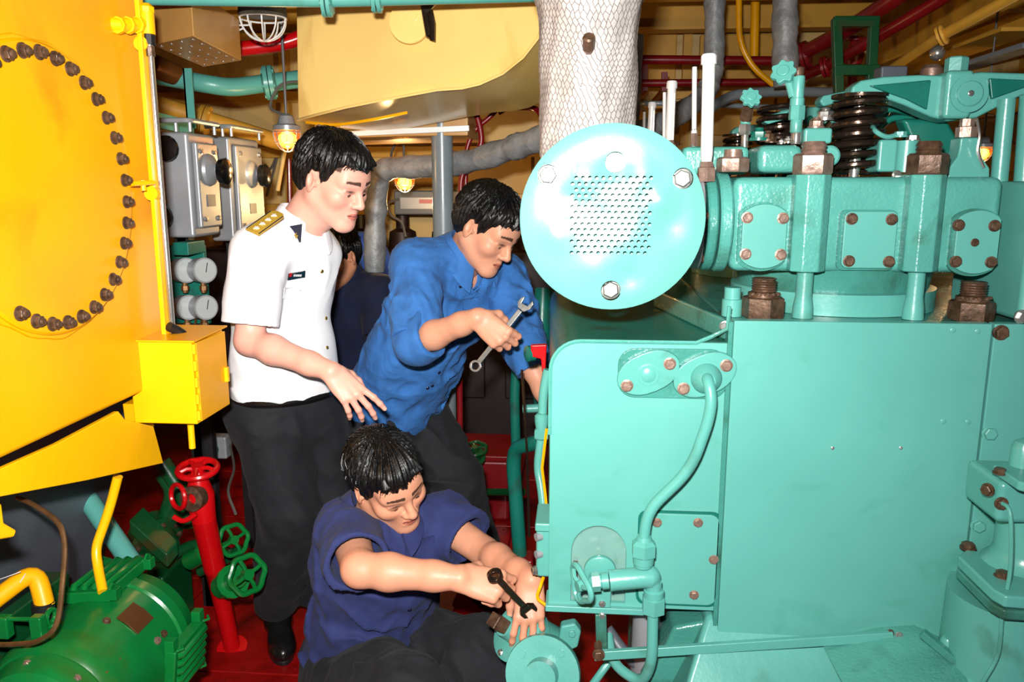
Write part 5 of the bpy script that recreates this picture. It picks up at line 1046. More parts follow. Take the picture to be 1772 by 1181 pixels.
def mesh_of(name, VQ, m, parent, col=None, smooth=0):
    Vs = []; Qs = []; n = 0
    for V, Q in VQ: Vs.append(V); Qs.append(Q+n); n += len(V)
    V = np.concatenate(Vs)-wloc(parent); Q = np.concatenate(Qs).astype(np.int32); Q = Q[(Q >= 0).all(1)]
    if smooth:
        for _ in range(smooth):
            acc = np.zeros_like(V); c = np.zeros(len(V))
            for i in range(4):
                a, b = Q[:, i], Q[:, (i+1) % 4]; np.add.at(acc, a, V[b]); np.add.at(c, a, 1); np.add.at(acc, b, V[a]); np.add.at(c, b, 1)
            V = V*.5+.5*acc/np.maximum(c, 1)[:, None]
    me = bpy.data.meshes.new(name); me.vertices.add(len(V)); me.vertices.foreach_set('co', V.astype(np.float32).ravel())
    me.loops.add(Q.size); me.loops.foreach_set('vertex_index', Q.ravel()); me.polygons.add(len(Q))
    me.polygons.foreach_set('loop_start', np.arange(0, Q.size, 4, dtype=np.int32)); me.polygons.foreach_set('loop_total', np.full(len(Q), 4, np.int32))
    me.update(calc_edges=True); me.validate(); me.polygons.foreach_set('use_smooth', np.ones(len(me.polygons), bool)); me.materials.append(m)
    if col is not None:
        at = me.color_attributes.new('tint', 'FLOAT_COLOR', 'POINT'); at.data.foreach_set('color', np.concatenate(col).astype(np.float32).ravel())
    return link(name, me, parent, wloc(parent))
def bvh_of(o):
    from mathutils.bvhtree import BVHTree
    me = o.data; w_ = Vector(tuple(wloc(o)))
    return BVHTree.FromPolygons([v.co+w_ for v in me.vertices], [tuple(p.vertices) for p in me.polygons])
def pick(bv, px, py):
    r = FW+RT*(px-886)/FP-UP*(py-590.5)/FP; h = bv.ray_cast(Vector((0, 0, CZ)), Vector(tuple(unit(r))))
    if h[0] is None: return None
    return A(*h[0]), A(*h[1])
def patch(name, bv, parent, px, py, loop, m, th=.0025, upv=(0, 0, 1), lift=.0005, step=.008, label=None):
    """cloth or badge piece laid on a surface: loop in metres around the picked point"""
    h = pick(bv, px, py)
    if h is None: return None
    p, n = h; u = unit(np.cross(upv, n)); v = np.cross(n, u)
    lo = np.min(loop, 0); hi = np.max(loop, 0); ex = [(x, y) for x in np.arange(lo[0]+step/2, hi[0], step) for y in np.arange(lo[1]+step/2, hi[1], step)]
    def f(a, b, t):
        q = p+u*a+v*b; s = bv.ray_cast(Vector(tuple(q+n*.05)), Vector(tuple(-n)), .12); q = A(*s[0]) if s[0] is not None else q
        return q+n*(lift+(th if t == 0 else -.002))
    g = MB(); plate(g, [tuple(x) for x in loop], [], f, 1, ex); return part(name, g, m, parent, label=label, sharp=50)
def rect(w_, h_): return [(-w_/2, -h_/2), (w_/2, -h_/2), (w_/2, h_/2), (-w_/2, h_/2)]
# ---- materials for skin, hair and cloth
def skin_mat(name):
    m = bpy.data.materials.new(name); m.use_nodes = True; N = m.node_tree.nodes; L = m.node_tree.links; b = N['Principled BSDF']
    at = N.new('ShaderNodeAttribute'); at.attribute_name = 'tint'; nz = N.new('ShaderNodeTexNoise'); nz.inputs['Scale'].default_value = 45; nz.inputs['Detail'].default_value = 5
    geo = N.new('ShaderNodeNewGeometry'); L.new(geo.outputs['Position'], nz.inputs['Vector'])
    hs = N.new('ShaderNodeHueSaturation'); mr = N.new('ShaderNodeMapRange'); L.new(nz.outputs['Fac'], mr.inputs[0]); mr.inputs[3].default_value = .88; mr.inputs[4].default_value = 1.1
    L.new(mr.outputs[0], hs.inputs['Value']); L.new(at.outputs['Color'], hs.inputs['Color']); L.new(hs.outputs['Color'], b.inputs['Base Color'])
    b.inputs['Roughness'].default_value = .46; b.inputs['Subsurface Weight'].default_value = .12; b.inputs['Subsurface Radius'].default_value = (.012, .005, .003); b.inputs['Specular IOR Level'].default_value = .35
    bp = N.new('ShaderNodeBump'); bp.inputs['Strength'].default_value = .12; bp.inputs['Distance'].default_value = .002; L.new(nz.outputs['Fac'], bp.inputs['Height']); L.new(bp.outputs['Normal'], b.inputs['Normal']); return m
SKIN = skin_mat('skin')
def cloth(name, col, rough=.85, bump=.25, var=.06, bs=220, sheen=.03, crumple=0.):
    m = mat(name, col, rough, 0, var, 18, bump, bs, spec=.25)
    if crumple:                                     # soft creases too fine for the mesh
        N = m.node_tree.nodes; L = m.node_tree.links; b = N['Principled BSDF']; old = b.inputs['Normal'].links[0].from_socket
        geo = N.new('ShaderNodeNewGeometry'); nz = N.new('ShaderNodeTexNoise'); nz.noise_type = 'RIDGED_MULTIFRACTAL'; nz.inputs['Scale'].default_value = 11; nz.inputs['Detail'].default_value = 3; nz.inputs['Distortion'].default_value = .8
        bp = N.new('ShaderNodeBump'); bp.inputs['Strength'].default_value = crumple; bp.inputs['Distance'].default_value = .008; L.new(geo.outputs['Position'], nz.inputs['Vector']); L.new(nz.outputs['Fac'], bp.inputs['Height']); L.new(old, bp.inputs['Normal']); L.new(bp.outputs['Normal'], b.inputs['Normal'])
    m.node_tree.nodes['Principled BSDF'].inputs['Sheen Weight'].default_value = sheen; return m
WHITEC = cloth('white_shirt_cloth', (238, 238, 240), .8, .08, .01); BLUEC = cloth('blue_work_cloth', (52, 106, 172), .85, .35, .14, crumple=.55); NAVYC = cloth('navy_work_cloth', (44, 52, 98), .85, .3, .1, crumple=.4)
DNAVY = cloth('dark_navy_cloth', (20, 28, 54), .85, .3, .1); ROYAL = cloth('royal_blue_cloth', (18, 58, 160), .85, .3, .1)
BLACKC = cloth('black_trouser_cloth', (30, 31, 35), .75, .15, .12, crumple=.15); CHAR = cloth('charcoal_trouser_cloth', (33, 34, 38), .8, .3, .15, crumple=.2)
LEATHER = mat('black_leather', (22, 21, 21), .2, bump=.3, bs=60)
HAIR = mat('black_hair', (11, 10, 10), .42, var=.3, vs=120, spec=.4)
GOLD = mat('gold_braid', (206, 168, 58), .4, .35, bump=.5, bs=300, var=.1); GOLDB = mat('gold_button', (200, 160, 70), .25, .9); NAVYB = mat('navy_felt', (18, 22, 44), .8); BADGE = mat('dark_name_badge', (16, 40, 52), .3); REDB = mat('badge_red', (190, 24, 26), .4)
EYEW = mat('eye_white', (214, 206, 200), .15, var=.02); EYED = mat('dark_iris', (26, 16, 12), .1)
BUTTON = mat('dark_button', (20, 24, 44), .3)
# ---- head
def basis(f, l):
    f = unit(f); l = np.array(l, float); l = unit(l-f*(l@f)); r = -l; u = np.cross(r, f); return np.stack([r, f, u])   # rows: right, forward, up
def head_mesh(c, f, l, neck, sc=1., tint=(214, 150, 122), nr=.058, jaw=1.):
    M = basis(f, l); c = np.array(c, float)
    W = lambda p: c+(np.array(p, float)*sc)@M
    pts = np.array([W(p) for p in ((.12,.14,.15),(-.12,-.14,-.15),(.12,-.14,.15),(-.12,.14,-.15),(.12,.14,-.15),(-.12,.14,.15))]+[neck]); lo = pts.min(0)-.05; hi = pts.max(0)+.05
    F = Field(lo, hi, .0024); E = lambda p, r, k=.02, op='add', R=None: F.ell(W(p), [x*sc for x in r], M if R is None else R@M, k, op)
    Cn = lambda a, b, ra, rb, k=.015, op='add': F.cone(W(a), W(b), ra*sc, rb*sc, k*sc, op)
    E((0,-.018,.035), (.075,.094,.082)); E((0,.022,-.03), (.062,.070,.080), .03)
    for s in (-1, 1):
        Cn((.056*s,-.012,-.048), (.016*s,.070,-.098), .018*jaw, .018*jaw, .03); E((.044*s,.058,-.022), (.024,.024,.022), .03)
        Cn((.046*s,.070,.024), (.012*s,.086,.020), .010, .009, .016)
    E((0,.078,-.098), (.022,.018,.017), .025); E((0,.070,-.063), (.030,.024,.028), .02); E((0,.055,.045), (.056,.040,.040), .03)
    for s in (-1, 1): E((.032*s,.102,-.002), (.018,.018,.0125), .014, 'sub')
    for s in (-1, 1): E((.0315*s,.0735,-.001), (.0155,.0150,.0125), .004); Cn((.019*s,.0865,.004), (.044*s,.079,.004), .0046, .0042, .006)
    Cn((0,.086,.016), (0,.109,-.026), .0075, .0115, .012); E((0,.107,-.031), (.012,.012,.009), .008)
    for s in (-1, 1): E((.0135*s,.0985,-.033), (.0085,.010,.0075), .008)
    for s in (-1, 1): Cn((.021*s,.083,-.0625), (.004*s,.0955,-.058), .0038, .0062, .006)
    Cn((-.014,.0885,-.0715), (.014,.0885,-.0715), .0058, .0058, .008); E((0,.0925,-.0705), (.012,.008,.0062), .006)
    Cn((-.021,.0945,-.0645), (.021,.0945,-.0645), .0014, .0014, .003, 'sub')
    for s in (-1, 1):
        R = np.array([[.94, -.34*s, 0], [.34*s, .94, 0], [0, 0, 1.]]); R2 = np.array([[1, 0, 0], [0, .97, .22], [0, -.22, .97]])
        E((.0775*s,-.016,-.004), (.0075,.0200,.0320), .006, 'add', R2@R); E((.0845*s,-.010,.002), (.006,.011,.018), .004, 'sub', R2@R); E((.073*s,.000,-.008), (.008,.006,.008), .005)
    nb = np.array(neck, float); F.cone(W((0,-.030,-.045)), nb, nr*sc*.96, nr*sc*1.06, .03); F.cone(W((0,.02,-.07)), nb+unit(nb-W((0,0,0)))*0+M[1]*0, .042*sc, .046*sc, .03)
    F.half(nb+unit(nb-c)*.035, nb-c)
    V, Q = F.mesh(); P = ((V-c)@M.T)/sc; x, y, z = np.abs(P[:, 0]), P[:, 1], P[:, 2]
    b = np.array(lin(tint)[:3]); col = np.tile(np.append(b, 1.), (len(V), 1))
    def blend(mask, cc):
        m = np.clip(mask, 0, 1)[:, None]; col[:, :3] = col[:, :3]*(1-m)+np.array(lin(cc)[:3])*m
    g = lambda dx, dy: np.exp(-(dx*dx+dy*dy))
    front = y > .05
    blend(front*g((x-.045)/.02, (z+.03)/.02)*.25, (tint[0], tint[1]*.82, tint[2]*.8))
    blend(front*np.where(np.abs(z-.0285+.10*(x-.032)**2/.03-.004) < .0052*(1.25-x/.075), 1, 0)*((x > .010) & (x < .052))*.9, (26, 18, 16))
    blend(front*(y > .078)*((x < .0215) & (np.abs(z+.0645) < .0105*(1-(x/.024)**2)))*.8, (tint[0]*.80, tint[1]*.56, tint[2]*.56))
    blend(front*((np.abs(z+.0645) < .0012) & (x < .021))*.8, (70, 30, 28))
    blend(front*g((x-.031)/.016, (z-.0055)/.0042)*((x > .015) & (x < .047))*.95, (40, 26, 22))
    blend(front*g((x-.0315)/.010, (z+.0035)/.0042)*.35, (60, 40, 34))
    blend(front*g((x-.0095)/.004, (z+.0385)/.003)*.6, (90, 44, 36))
    hm = (z > .05) & (y < .06); blend(hm*.9, (30, 22, 20))
    return (V, Q), col, M, W
def hair_mesh(name, c, M, parent, sc=1., fringe=.0, seed=1, thick=.014, part_=0., longer=0.):
    c = np.array(c, float); W = lambda p: c+(np.array(p, float)*sc)@M
    pts = np.array([W((a, b, d)) for a in (-.11, .11) for b in (-.14, .13) for d in (-.10, .15)]); F = Field(pts.min(0)-.01, pts.max(0)+.01, .0026)
    F.ell(W((0,-.020,.037)), [(.076+thick)*sc, (.096+thick)*sc, (.083+thick*1.15)*sc], M, .02); F.ell(W((0,-.055,-.02)), [.066*sc, .05*sc, .065*sc], M, .04); F.ell(W((0,.045,.062)), [.062*sc, .058*sc, (.048+fringe*.4)*sc], M, .03)
    X = F.ax[0][:, None, None]-c[0]; Y = F.ax[1][None, :, None]-c[1]; Z = F.ax[2][None, None, :]-c[2]
    lx, ly, lz = [(X*M[i][0]+Y*M[i][1]+Z*M[i][2])/sc for i in range(3)]
    rs = np.random.RandomState(seed); p = rs.rand(8)*6.28
    ax_ = np.abs(lx); ph = np.arctan2(lx-part_, ly+.045)
    zmin = np.interp(ly, [-.13, -.06, -.035, -.018, .004, .016, .030, .048, .07, .10], [-.085, -.072, -.045-longer, .022, .026, -.010-longer, .006-longer, .050-fringe*.3, .068-fringe, .072-fringe])+.006*np.sin(lx*48+p[0]+ly*20)+.003*np.sin(lx*150+p[1]+lz*30)
    F.d += (.0026*np.sin(ph*34+3*np.sin(lz*38+p[2])+p[3])+.0018*np.sin(ph*71+lz*60+p[4])+.002*np.sin(lx*70+ly*55+p[5])).astype(np.float32)*np.clip((lz+.08)*14, 0, 1)
    F.d += (thick*.95*(1-np.clip((lz-zmin)/.05, 0, 1)**.7)).astype(np.float32)*sc
    F.d = np.maximum(F.d, ((zmin-lz)*.8*sc).astype(np.float32))
    VQ = [F.mesh()]; o = mesh_of(name, VQ, HAIR, parent)
    # loose strands over the cap break up the outline
    g = MB(); r2 = random.Random(seed)
    for i in range(430):
        t = r2.uniform(0, 2*PI); e = r2.uniform(.12, 1.25); st = A(math.sin(t)*math.cos(e), math.cos(t)*math.cos(e), math.sin(e))
        dr = unit(A(math.sin(t)*1.0+r2.uniform(-.5,.5), math.cos(t)+.35+r2.uniform(-.5,.5), -.25)); q = []
        ln = r2.uniform(.02, .045); 
        for j in range(4):
            s_ = st+dr*ln*j/3/.09; s_ = s_/np.linalg.norm(s_); lift = thick+.003+.0035*math.sin(j*1.1)*r2.uniform(.3, 1.4); pt = A(s_[0]*(.076+lift), -.020+s_[1]*(.096+lift), .037+s_[2]*(.083+lift*1.15))
            if pt[1] > .03 and pt[2] < .074-fringe: break
            if pt[2] < .02 and pt[1] > -.03: break
            q.append(W(pt))
        if len(q) >= 3: g.tube(q, [.0017*sc*(1-.22*j) for j in range(len(q))], 3)
    if fringe > 0:
        for i in range(70):
            x0 = r2.uniform(-.055, .055); q = [W((x0*.85, .060, .100)), W((x0*1.0+r2.uniform(-.004,.004), .085, .082)), W((x0*1.06+r2.uniform(-.008,.008), .092-abs(x0)*.35, .072)), W((x0*1.1+r2.uniform(-.014,.014), .094-abs(x0)*.4, .066-fringe*r2.uniform(.0, 1.6)))]
            g.tube(catmull(q, 3), [.0030*sc*(1-.095*j) for j in range(10)], 4)
    strands = part('strands', g, HAIR, o); strands['kind'] = 'stuff'; return o
def eyes(parent, W, M, sc=1.):
    for s in (-1, 1):
        g = MB(); c = W((.0315*s,.0748,-.0035)); n = 14
        g.ball(c, .0128*sc, 14); e = part('eye', g, EYEW, parent); g = MB(); g.lathe(W((.0315*s,.0865,-.006)), M[1]-M[2]*.3, [(-.004,.0052*sc),(.0012,.0052*sc)], 14); part('iris', g, EYED, e)
# ---- arm and hand
def hand(F, wrist, d, n, side, curls, thumb, sc=1., spread=.12):
    """d: direction to the knuckles, n: back of the hand, side: +1 when the thumb lies on the cross(n, d) side"""
    d = unit(d); n = np.array(n, float); n = unit(n-d*(n@d)); s = np.cross(n, d)*side; w_ = np.array(wrist, float)
    P = lambda a, b, c: w_+(d*a+s*b+n*c)*sc
    kn = [(.092,.030,0), (.096,.010,.003), (.091,-.010,.002), (.083,-.028,-.002)]; ln = [(.042,.026,.021), (.047,.029,.022), (.043,.027,.021), (.034,.021,.019)]; tips = []
    F.ell(P(.05,.002,-.004), [.050*sc,.036*sc,.0135*sc], np.stack([d, s, n]), .012)
    for i, (a, b, c) in enumerate(kn):
        F.cone(P(.004, b*.55, -.001), P(a, b, c), .0135*sc, .0105*sc, .012); th = 0; p = P(a, b, c); q = [p]
        sp = (1.5-i)*spread
        for j in range(3):
            th += curls[i][j]; dd = unit(d*math.cos(th)-n*math.sin(th)+s*sp*math.cos(th)*(1 if j == 0 else .6)); p = p+dd*ln[i][j]*sc; q.append(p)
        r = (.0098, .0088, .0080, .0068) if i < 3 else (.0086, .0077, .0070, .0060)
        F.chain(q, [x*sc for x in r], .005); tips.append((q, r))
    t0 = P(.018,.024,-.008); q = [t0]; p = t0
    for (a, b, c, L) in thumb: p = p+unit(d*a+s*b+n*c)*L*sc; q.append(p)
    F.chain(q, [.0155*sc, .0118*sc, .0104*sc, .0078*sc], .008); return tips, q
OPENH = [(.35, .35, .25), (.4, .4, .3), (.45, .45, .3), (.5, .5, .35)]
FIST = [(1.1, 1.35, .8), (1.2, 1.4, .8), (1.25, 1.4, .8), (1.3, 1.4, .8)]
def skin_bits(V, tint): return np.tile(np.append(np.array(lin(tint)[:3]), 1.), (len(V), 1))
def arm_mesh(sh, el, wr, hd, hn, side, curls, thumb, tint, sc=1., rad=(.047, .040, .039, .028), start=.55, spread=.12):
    sh, el, wr = [np.array(p, float) for p in (sh, el, wr)]; a0 = sh+(el-sh)*start
    pts = np.array([a0, el, wr, wr+unit(hd)*.2*sc, wr-unit(hd)*.02]); F = Field(pts.min(0)-.1, pts.max(0)+.1, .0026)
    F.cone(a0, el, rad[0]*sc, rad[1]*sc, .02); m = el+(wr-el)*.3
    F.chain([el, m, el+(wr-el)*.75, wr], [rad[1]*.94*sc, rad[2]*1.04*sc, .032*sc, rad[3]*sc], .02)
    info = hand(F, wr, hd, hn, side, curls, thumb, sc, spread); VQ = F.mesh(); col = skin_bits(VQ[0], tint)
    nails = []
    for q, r in info[0]: nails.append((q[-1], unit(q[-1]-q[-2]), r[-1]))
    # redder knuckles and paler nails
    for q, r in info[0]:
        for p in (q[0], q[1], q[2]):
            m_ = np.exp(-((VQ[0]-p)**2).sum(1)/(.009**2))[:, None]*.35; col[:, :3] = col[:, :3]*(1-m_)+np.array(lin((tint[0]*.95, tint[1]*.72, tint[2]*.66))[:3])*m_
    for q in [x[0] for x in info[0]]+[info[1]]:
        dn = unit(q[-1]-q[-2]); pa = q[-1]+np.array(hn)/np.linalg.norm(hn)*.004; m_ = np.exp(-((VQ[0]-(pa+dn*.003))**2).sum(1)/(.0055**2))[:, None]*.5; col[:, :3] = col[:, :3]*(1-m_)+np.array(lin((240, 205, 190))[:3])*m_
    return VQ, col, info
def torso_secs(pel, chest, neck, lat_p, lat_c, g=0., fat=1.):
    pel, chest, neck = [np.array(p, float) for p in (pel, chest, neck)]; w_ = pel+(chest-pel)*.45; up_ = chest+(neck-chest)*.62
    lm = unit(unit(lat_p)+unit(lat_c))
    return [(pel, lat_p, .158*fat+g, .112*fat+g), (w_, lm, .148*fat+g, .108*fat+g), (chest, lat_c, .168*fat+g, .118*fat+g), (up_, lat_c, .150*fat+g, .088*fat+g)]
def shirt(name, secs, neck, shR, shL, elR, elL, m, parent, fR=.5, fL=.5, wr=(.006, .06), seed=1, hem=None, arms=(.066, .062), h=.005, gap=.045, folds=None, cuff_grow=1., vneck=None):
    neck, shR, shL, elR, elL = [np.array(p, float) for p in (neck, shR, shL, elR, elL)]
    cR = shR+(elR-shR)*fR; cL = shL+(elL-shL)*fL
    pts = np.array([s_[0] for s_ in secs]+[neck, shR, shL, cR, cL]); lo = pts.min(0)-.22; hi = pts.max(0)+.22; F = Field(lo, hi, h); G = Field(lo, hi, h)
    folds = folds or (((0,.3,1), 1), ((1,.4,.6), .7), ((.6,-.5,.8), .6))
    F.loft(secs, .05); F.cone(shR, neck-(neck-secs[-1][0])*.25, .062, .058, .05); F.cone(shL, neck-(neck-secs[-1][0])*.25, .062, .058, .05)
    for s_, e_, c_ in ((shR, elR, cR), (shL, elL, cL)): G.cone(s_, s_+(c_-s_)*1.25, arms[0], arms[1]*cuff_grow, .045)
    F.wrinkle(wr[0], wr[1], folds, seed); G.wrinkle(wr[0]*.55, wr[1]*.8, folds, seed+3)
    for s_, e_, c_ in ((shR, elR, cR), (shL, elL, cL)):
        d = unit(c_-s_)
        w_ = G.win(c_-.13, c_+d*.1+.13, .0); sl, X, Y, Z = w_
        ap = (X-c_[0])*d[0]+(Y-c_[1])*d[1]+(Z-c_[2])*d[2]; rad2 = np.sqrt(np.maximum((X-c_[0])**2+(Y-c_[1])**2+(Z-c_[2])**2-ap**2, 0))
        G.d[sl] = np.where(rad2 < arms[0]+.035, np.maximum(G.d[sl], ap), G.d[sl])
        G.cone(c_-d*.07, c_+d*.05, arms[1]*cuff_grow-.011, arms[1]*cuff_grow-.008, .0, 'sub')
    if hem is not None: F.half(hem[0], hem[1])
    e = np.maximum(.03-np.abs(F.d-G.d), 0)/.03; F.d = np.minimum(F.d, G.d)-e*e*.0075
    dn = unit(neck-secs[-1][0]); F.cone(neck-dn*.015, neck+dn*.08, gap+.008, gap+.03, .0, 'sub')
    if vneck is not None: fv = unit(vneck); F.cone(neck+fv*.050, neck+fv*.118-dn*.09, .046, .007, .0, 'sub')
    return mesh_of(name, [F.mesh()], m, parent, smooth=2)
def collar(neck, axis, front, m, parent, r0=.064, r1=.09, hgt=.052, gapw=.45, drop=.02):
    """fold-over shirt collar open at the front"""
    axis = unit(axis); f = np.array(front, float); f = unit(f-axis*(f@axis)); s = np.cross(axis, f); g = MB(); n = 40; V = []; rows = []
    neck = np.array(neck, float)
    for k, (rr_, hh) in enumerate(((r0*.93, -.005), (r0*.96, hgt*.7), (r0*1.03, hgt), (r0*1.12, hgt*.85), (r1*1.0, hgt*.1), (r1*1.05, -.004), (r1*.97, -.006), (r0*1.06, hgt*.6))):
        for i in range(n+1):
            t = gapw+(2*PI-2*gapw)*i/n; fr = max(0, math.cos(t)); tip = max(0, 1-min(i, n-i)/5.)
            r = rr_*(1+.10*fr); hz = hh-drop*fr*1.3-(tip*.03 if k in (4, 5, 6) else 0); r = r+(tip*.012 if k in (4, 5, 6) else 0)
            V.append(neck+f*(r*math.cos(t)+.004)+s*r*math.sin(t)+axis*hz)
    m_ = n+1; F = [(k*m_+i, k*m_+i+1, (k+1)*m_+i+1, (k+1)*m_+i) for k in range(7) for i in range(n)]+[(7*m_+i, 7*m_+i+1, i+1, i) for i in range(n)]
    F += [tuple(k*m_ for k in range(8)), tuple(k*m_+n for k in reversed(range(8)))]
    g.add(V, F); return part('collar', g, m, parent, sharp=50)
def trousers(name, pel, lat, legs, m, parent, wr=(.006, .07), seed=2, top=None, h=.0058, hipw=.158, r=(.098, .083, .072), folds=None):
    pel = np.array(pel, float); pts = np.array([pel]+[p for L in legs for p in L]); F = Field(pts.min(0)-.2, pts.max(0)+.2, h)
    F.loft([(pel+A(0,0,-.07), lat, hipw*.98, .115), (pel+A(0,0,.12), lat, hipw*.95, .112)] if top is None else [(pel, lat, hipw, .118), (np.array(top), lat, hipw*.95, .112)], .04)
    for (hp, kn, an) in legs: F.cone(hp, kn, r[0], r[1], .035); F.cone(kn, an, r[1], r[2], .035)
    F.wrinkle(wr[0], wr[1], folds or (((0,.3,1), .8), ((.7,.2,.7), 1), ((-.6,.3,.8), .7)), seed)
    for (hp, kn, an) in legs:
        d = unit(np.array(an)-np.array(kn)); an = np.array(an); w_ = F.win(an-.14, an+.14, .0)
        if w_:
            sl, X, Y, Z = w_; ap = (X-an[0])*d[0]+(Y-an[1])*d[1]+(Z-an[2])*d[2]; F.d[sl] = np.maximum(F.d[sl], ap); F.cone(an-d*.05, an+d*.04, r[2]-.012, r[2]-.01, 0, 'sub')
    return mesh_of(name, [F.mesh()], m, parent, smooth=2)
def shoe(heel, toe, parent, m=LEATHER):
    heel = np.array(heel, float); toe = np.array(toe, float); heel[2] = toe[2] = 0; d = unit(toe-heel); s = np.cross(A(0,0,1), d); M = np.stack([s, d, A(0,0,1)]); L = np.linalg.norm(toe-heel); F = Field(np.minimum(heel, toe)-.08, np.maximum(heel, toe)+A(.08,.08,.17), .003)
    W = lambda a, b, c: heel+d*a+s*b+A(0,0,c)
    F.ell(W(L*.74,0,.035), [.047,.078,.042], M, .02); F.ell(W(L*.25,0,.045), [.038,.075,.048], M, .02); F.cone(W(.06,0,.06), W(.05,0,.13), .042, .042, .03); F.cone(W(L*.3,0,.07), W(L*.55,0,.055), .038, .036, .03)
    F.half((0,0,.014), (0,0,-1)); o = mesh_of('shoe', [F.mesh()], m, parent, smooth=1)
    g = MB(); lp = []
    for i in range(28):
        t = 2*PI*i/28; y = L*.5+(L*.53)*math.sin(t); w_ = .05-.010*(1-y/L)-(.006 if .3 < y/L < .5 else 0); lp.append(W(y, w_*math.cos(t), .001))
    g.prism(lp, (0,0,.016)); part('sole', g, RUBBER, o, .003)
    g = MB()
    for i in range(4): a = L*(.36+.07*i); g.tube(catmull([W(a, -.02, .098-.008*i), W(a+.006, 0, .106-.009*i), W(a, .02, .098-.008*i)], 4), .0025, 5)
    part('laces', g, RUBBER, o); return o
def button_at(bv, parent, px, py, m, r=.0055):
    h = pick(bv, px, py)
    if h is None: return
    g = MB(); g.lathe(h[0], h[1], [(-.003, r), (.0015, r), (.0028, r*.8), (.0022, r*.4)], 14); part('button', g, m, parent)
def core(secs, sh, hips=()):
    F = Field(np.array([s_[0] for s_ in secs]).min(0)-.3, np.array([s_[0] for s_ in secs]).max(0)+.3, .012)
    F.loft([(c, u, w_*.88, d*(.82 if i < 2 else .9)) for i, (c, u, w_, d) in enumerate(secs)], .04)
    for a, b in sh: F.cone(a, b, .045, .04, .03)
    return F.mesh()
# ================================================================== the five men
def person(label, base): return thing('person', label, 'person', base, 'men working around the engine')
def body(T, secs, arms, hd, tint, sh):
    """one skin mesh: head with neck, both arms with hands, hidden trunk"""
    VQ = []; col = []; inf = []
    VQ.append(hd[0]); col.append(hd[1])
    for a in arms: r = arm_mesh(*a, tint=tint) if not isinstance(a, dict) else arm_mesh(**a, tint=tint); VQ.append(r[0]); col.append(r[1]); inf.append(r[2])
    c = core(secs, sh); VQ.append(c); col.append(skin_bits(c[0], tint)); return mesh_of('body', VQ, SKIN, T, col), inf
def unrow(p): return np.array(p, float)
# ------------------------------------------------------------------ officer in the white shirt
pel = U(497, 690, Y=2.36); che = U(487, 500, Y=2.37); nk = U(517, 398, Y=2.35); hc = U(578, 313, Y=2.31)
fo = unit((.80,-.60,0)); rt_ = A(-.60,-.80,0)
shR = U(447, 438, Y=2.21); elR = U(431, 590, Y=2.16); wrR = U(572, 643, Y=2.09); shL = U(533, 430, Y=2.47); elL = U(510, 590, Y=2.55); wrL = U(545, 670, Y=2.50)
OFF = person('officer standing in a white short-sleeved uniform shirt and black trousers', A(pel[0], pel[1], 0))
T_ = (226, 166, 146)
hm = head_mesh(hc, (.84,-.36,-.40), (.40,.91,.03), nk, 1.04, T_, .060)
sO = torso_secs(pel, che, nk, rt_, rt_, 0, 1.0)
thumbO = ((.6,.5,-.5,.035), (.8,.25,-.5,.03), (.9,0,-.4,.025))
bo, _ = body(OFF, sO, [dict(sh=shR, el=elR, wr=wrR, hd=(.66,-.10,-.66), hn=(.35,-.72,.45), side=1, curls=[(.15,.2,.15), (.35,.35,.25), (.45,.45,.3), (.5,.5,.35)], thumb=thumbO, start=.5, spread=.16), dict(sh=shL, el=elL, wr=wrL, hd=(.3,-.3,-.9), hn=(.5,.5,.2), side=-1, curls=OPENH, thumb=thumbO)], hm[:2], T_, [(shR, elR), (shL, elL)])
hair_mesh('hair', hc, hm[2], OFF, 1.04, .004, 3, .016); eyes(OFF, hm[3], hm[2], 1.04)
dn = unit(pel-che)
sS = [(pel+A(0,0,-.02), rt_, .150, .118), (pel+A(0,0,.07), rt_, .160, .124), (sO[1][0], rt_, .150, .116), (che, rt_, .150, .112), (sO[3][0], rt_, .160, .098)]
ws = shirt('shirt', sS, nk, shR, shL, elR, elL, WHITEC, OFF, .82, .82, (.009, .08), 5, (pel+A(0,0,.015), (0,0,-1)), (.074, .073), gap=.05, folds=(((.3,.2,1), .8), ((1,-.4,.5), .7), ((.4,-.5,.8), .6)), cuff_grow=1.08)
collar(nk+A(.002,-.002,.012), unit(hc-nk)+A(-.25,.1,1.0), (.8,-.6,-.25), WHITEC, ws, .062, .088, .055, .42)
# trousers, belt, shoes
anR = U(481, 1085, Z=0)*.72+U(492, 1150, Z=0)*.28+A(-.005,0,.125); knR = U(502, 895, Y=2.30); hpR = U(462, 715, Y=2.31); anL = U(552, 1035, Z=.10); knL = U(575, 860, Y=2.46); hpL = U(535, 715, Y=2.42)
tr = trousers('trousers', pel+A(0,0,-.03), rt_, [(hpR, knR, anR), (hpL, knL, anL)], BLACKC, OFF, (.016, .10), 4, pel+A(0,0,.03), hipw=.165, r=(.100, .082, .070), folds=(((.75,.1,.65), 1), ((-.5,.2,.85), .8), ((1,.2,.1), .6)))
g = MB(); 
lp = [pel+A(0,0,.022)+rt_*.166*math.cos(t)+fo*.131*math.sin(t) for t in np.linspace(0, 2*PI, 40, endpoint=False)]; g.tube(lp, .012, 6, True); part('belt', g, LEATHER, tr)
shoe(U(480, 1085, Z=0), U(492, 1152, Z=0), OFF); shoe(U(550, 1025, Z=0), U(585, 1070, Z=0), OFF)
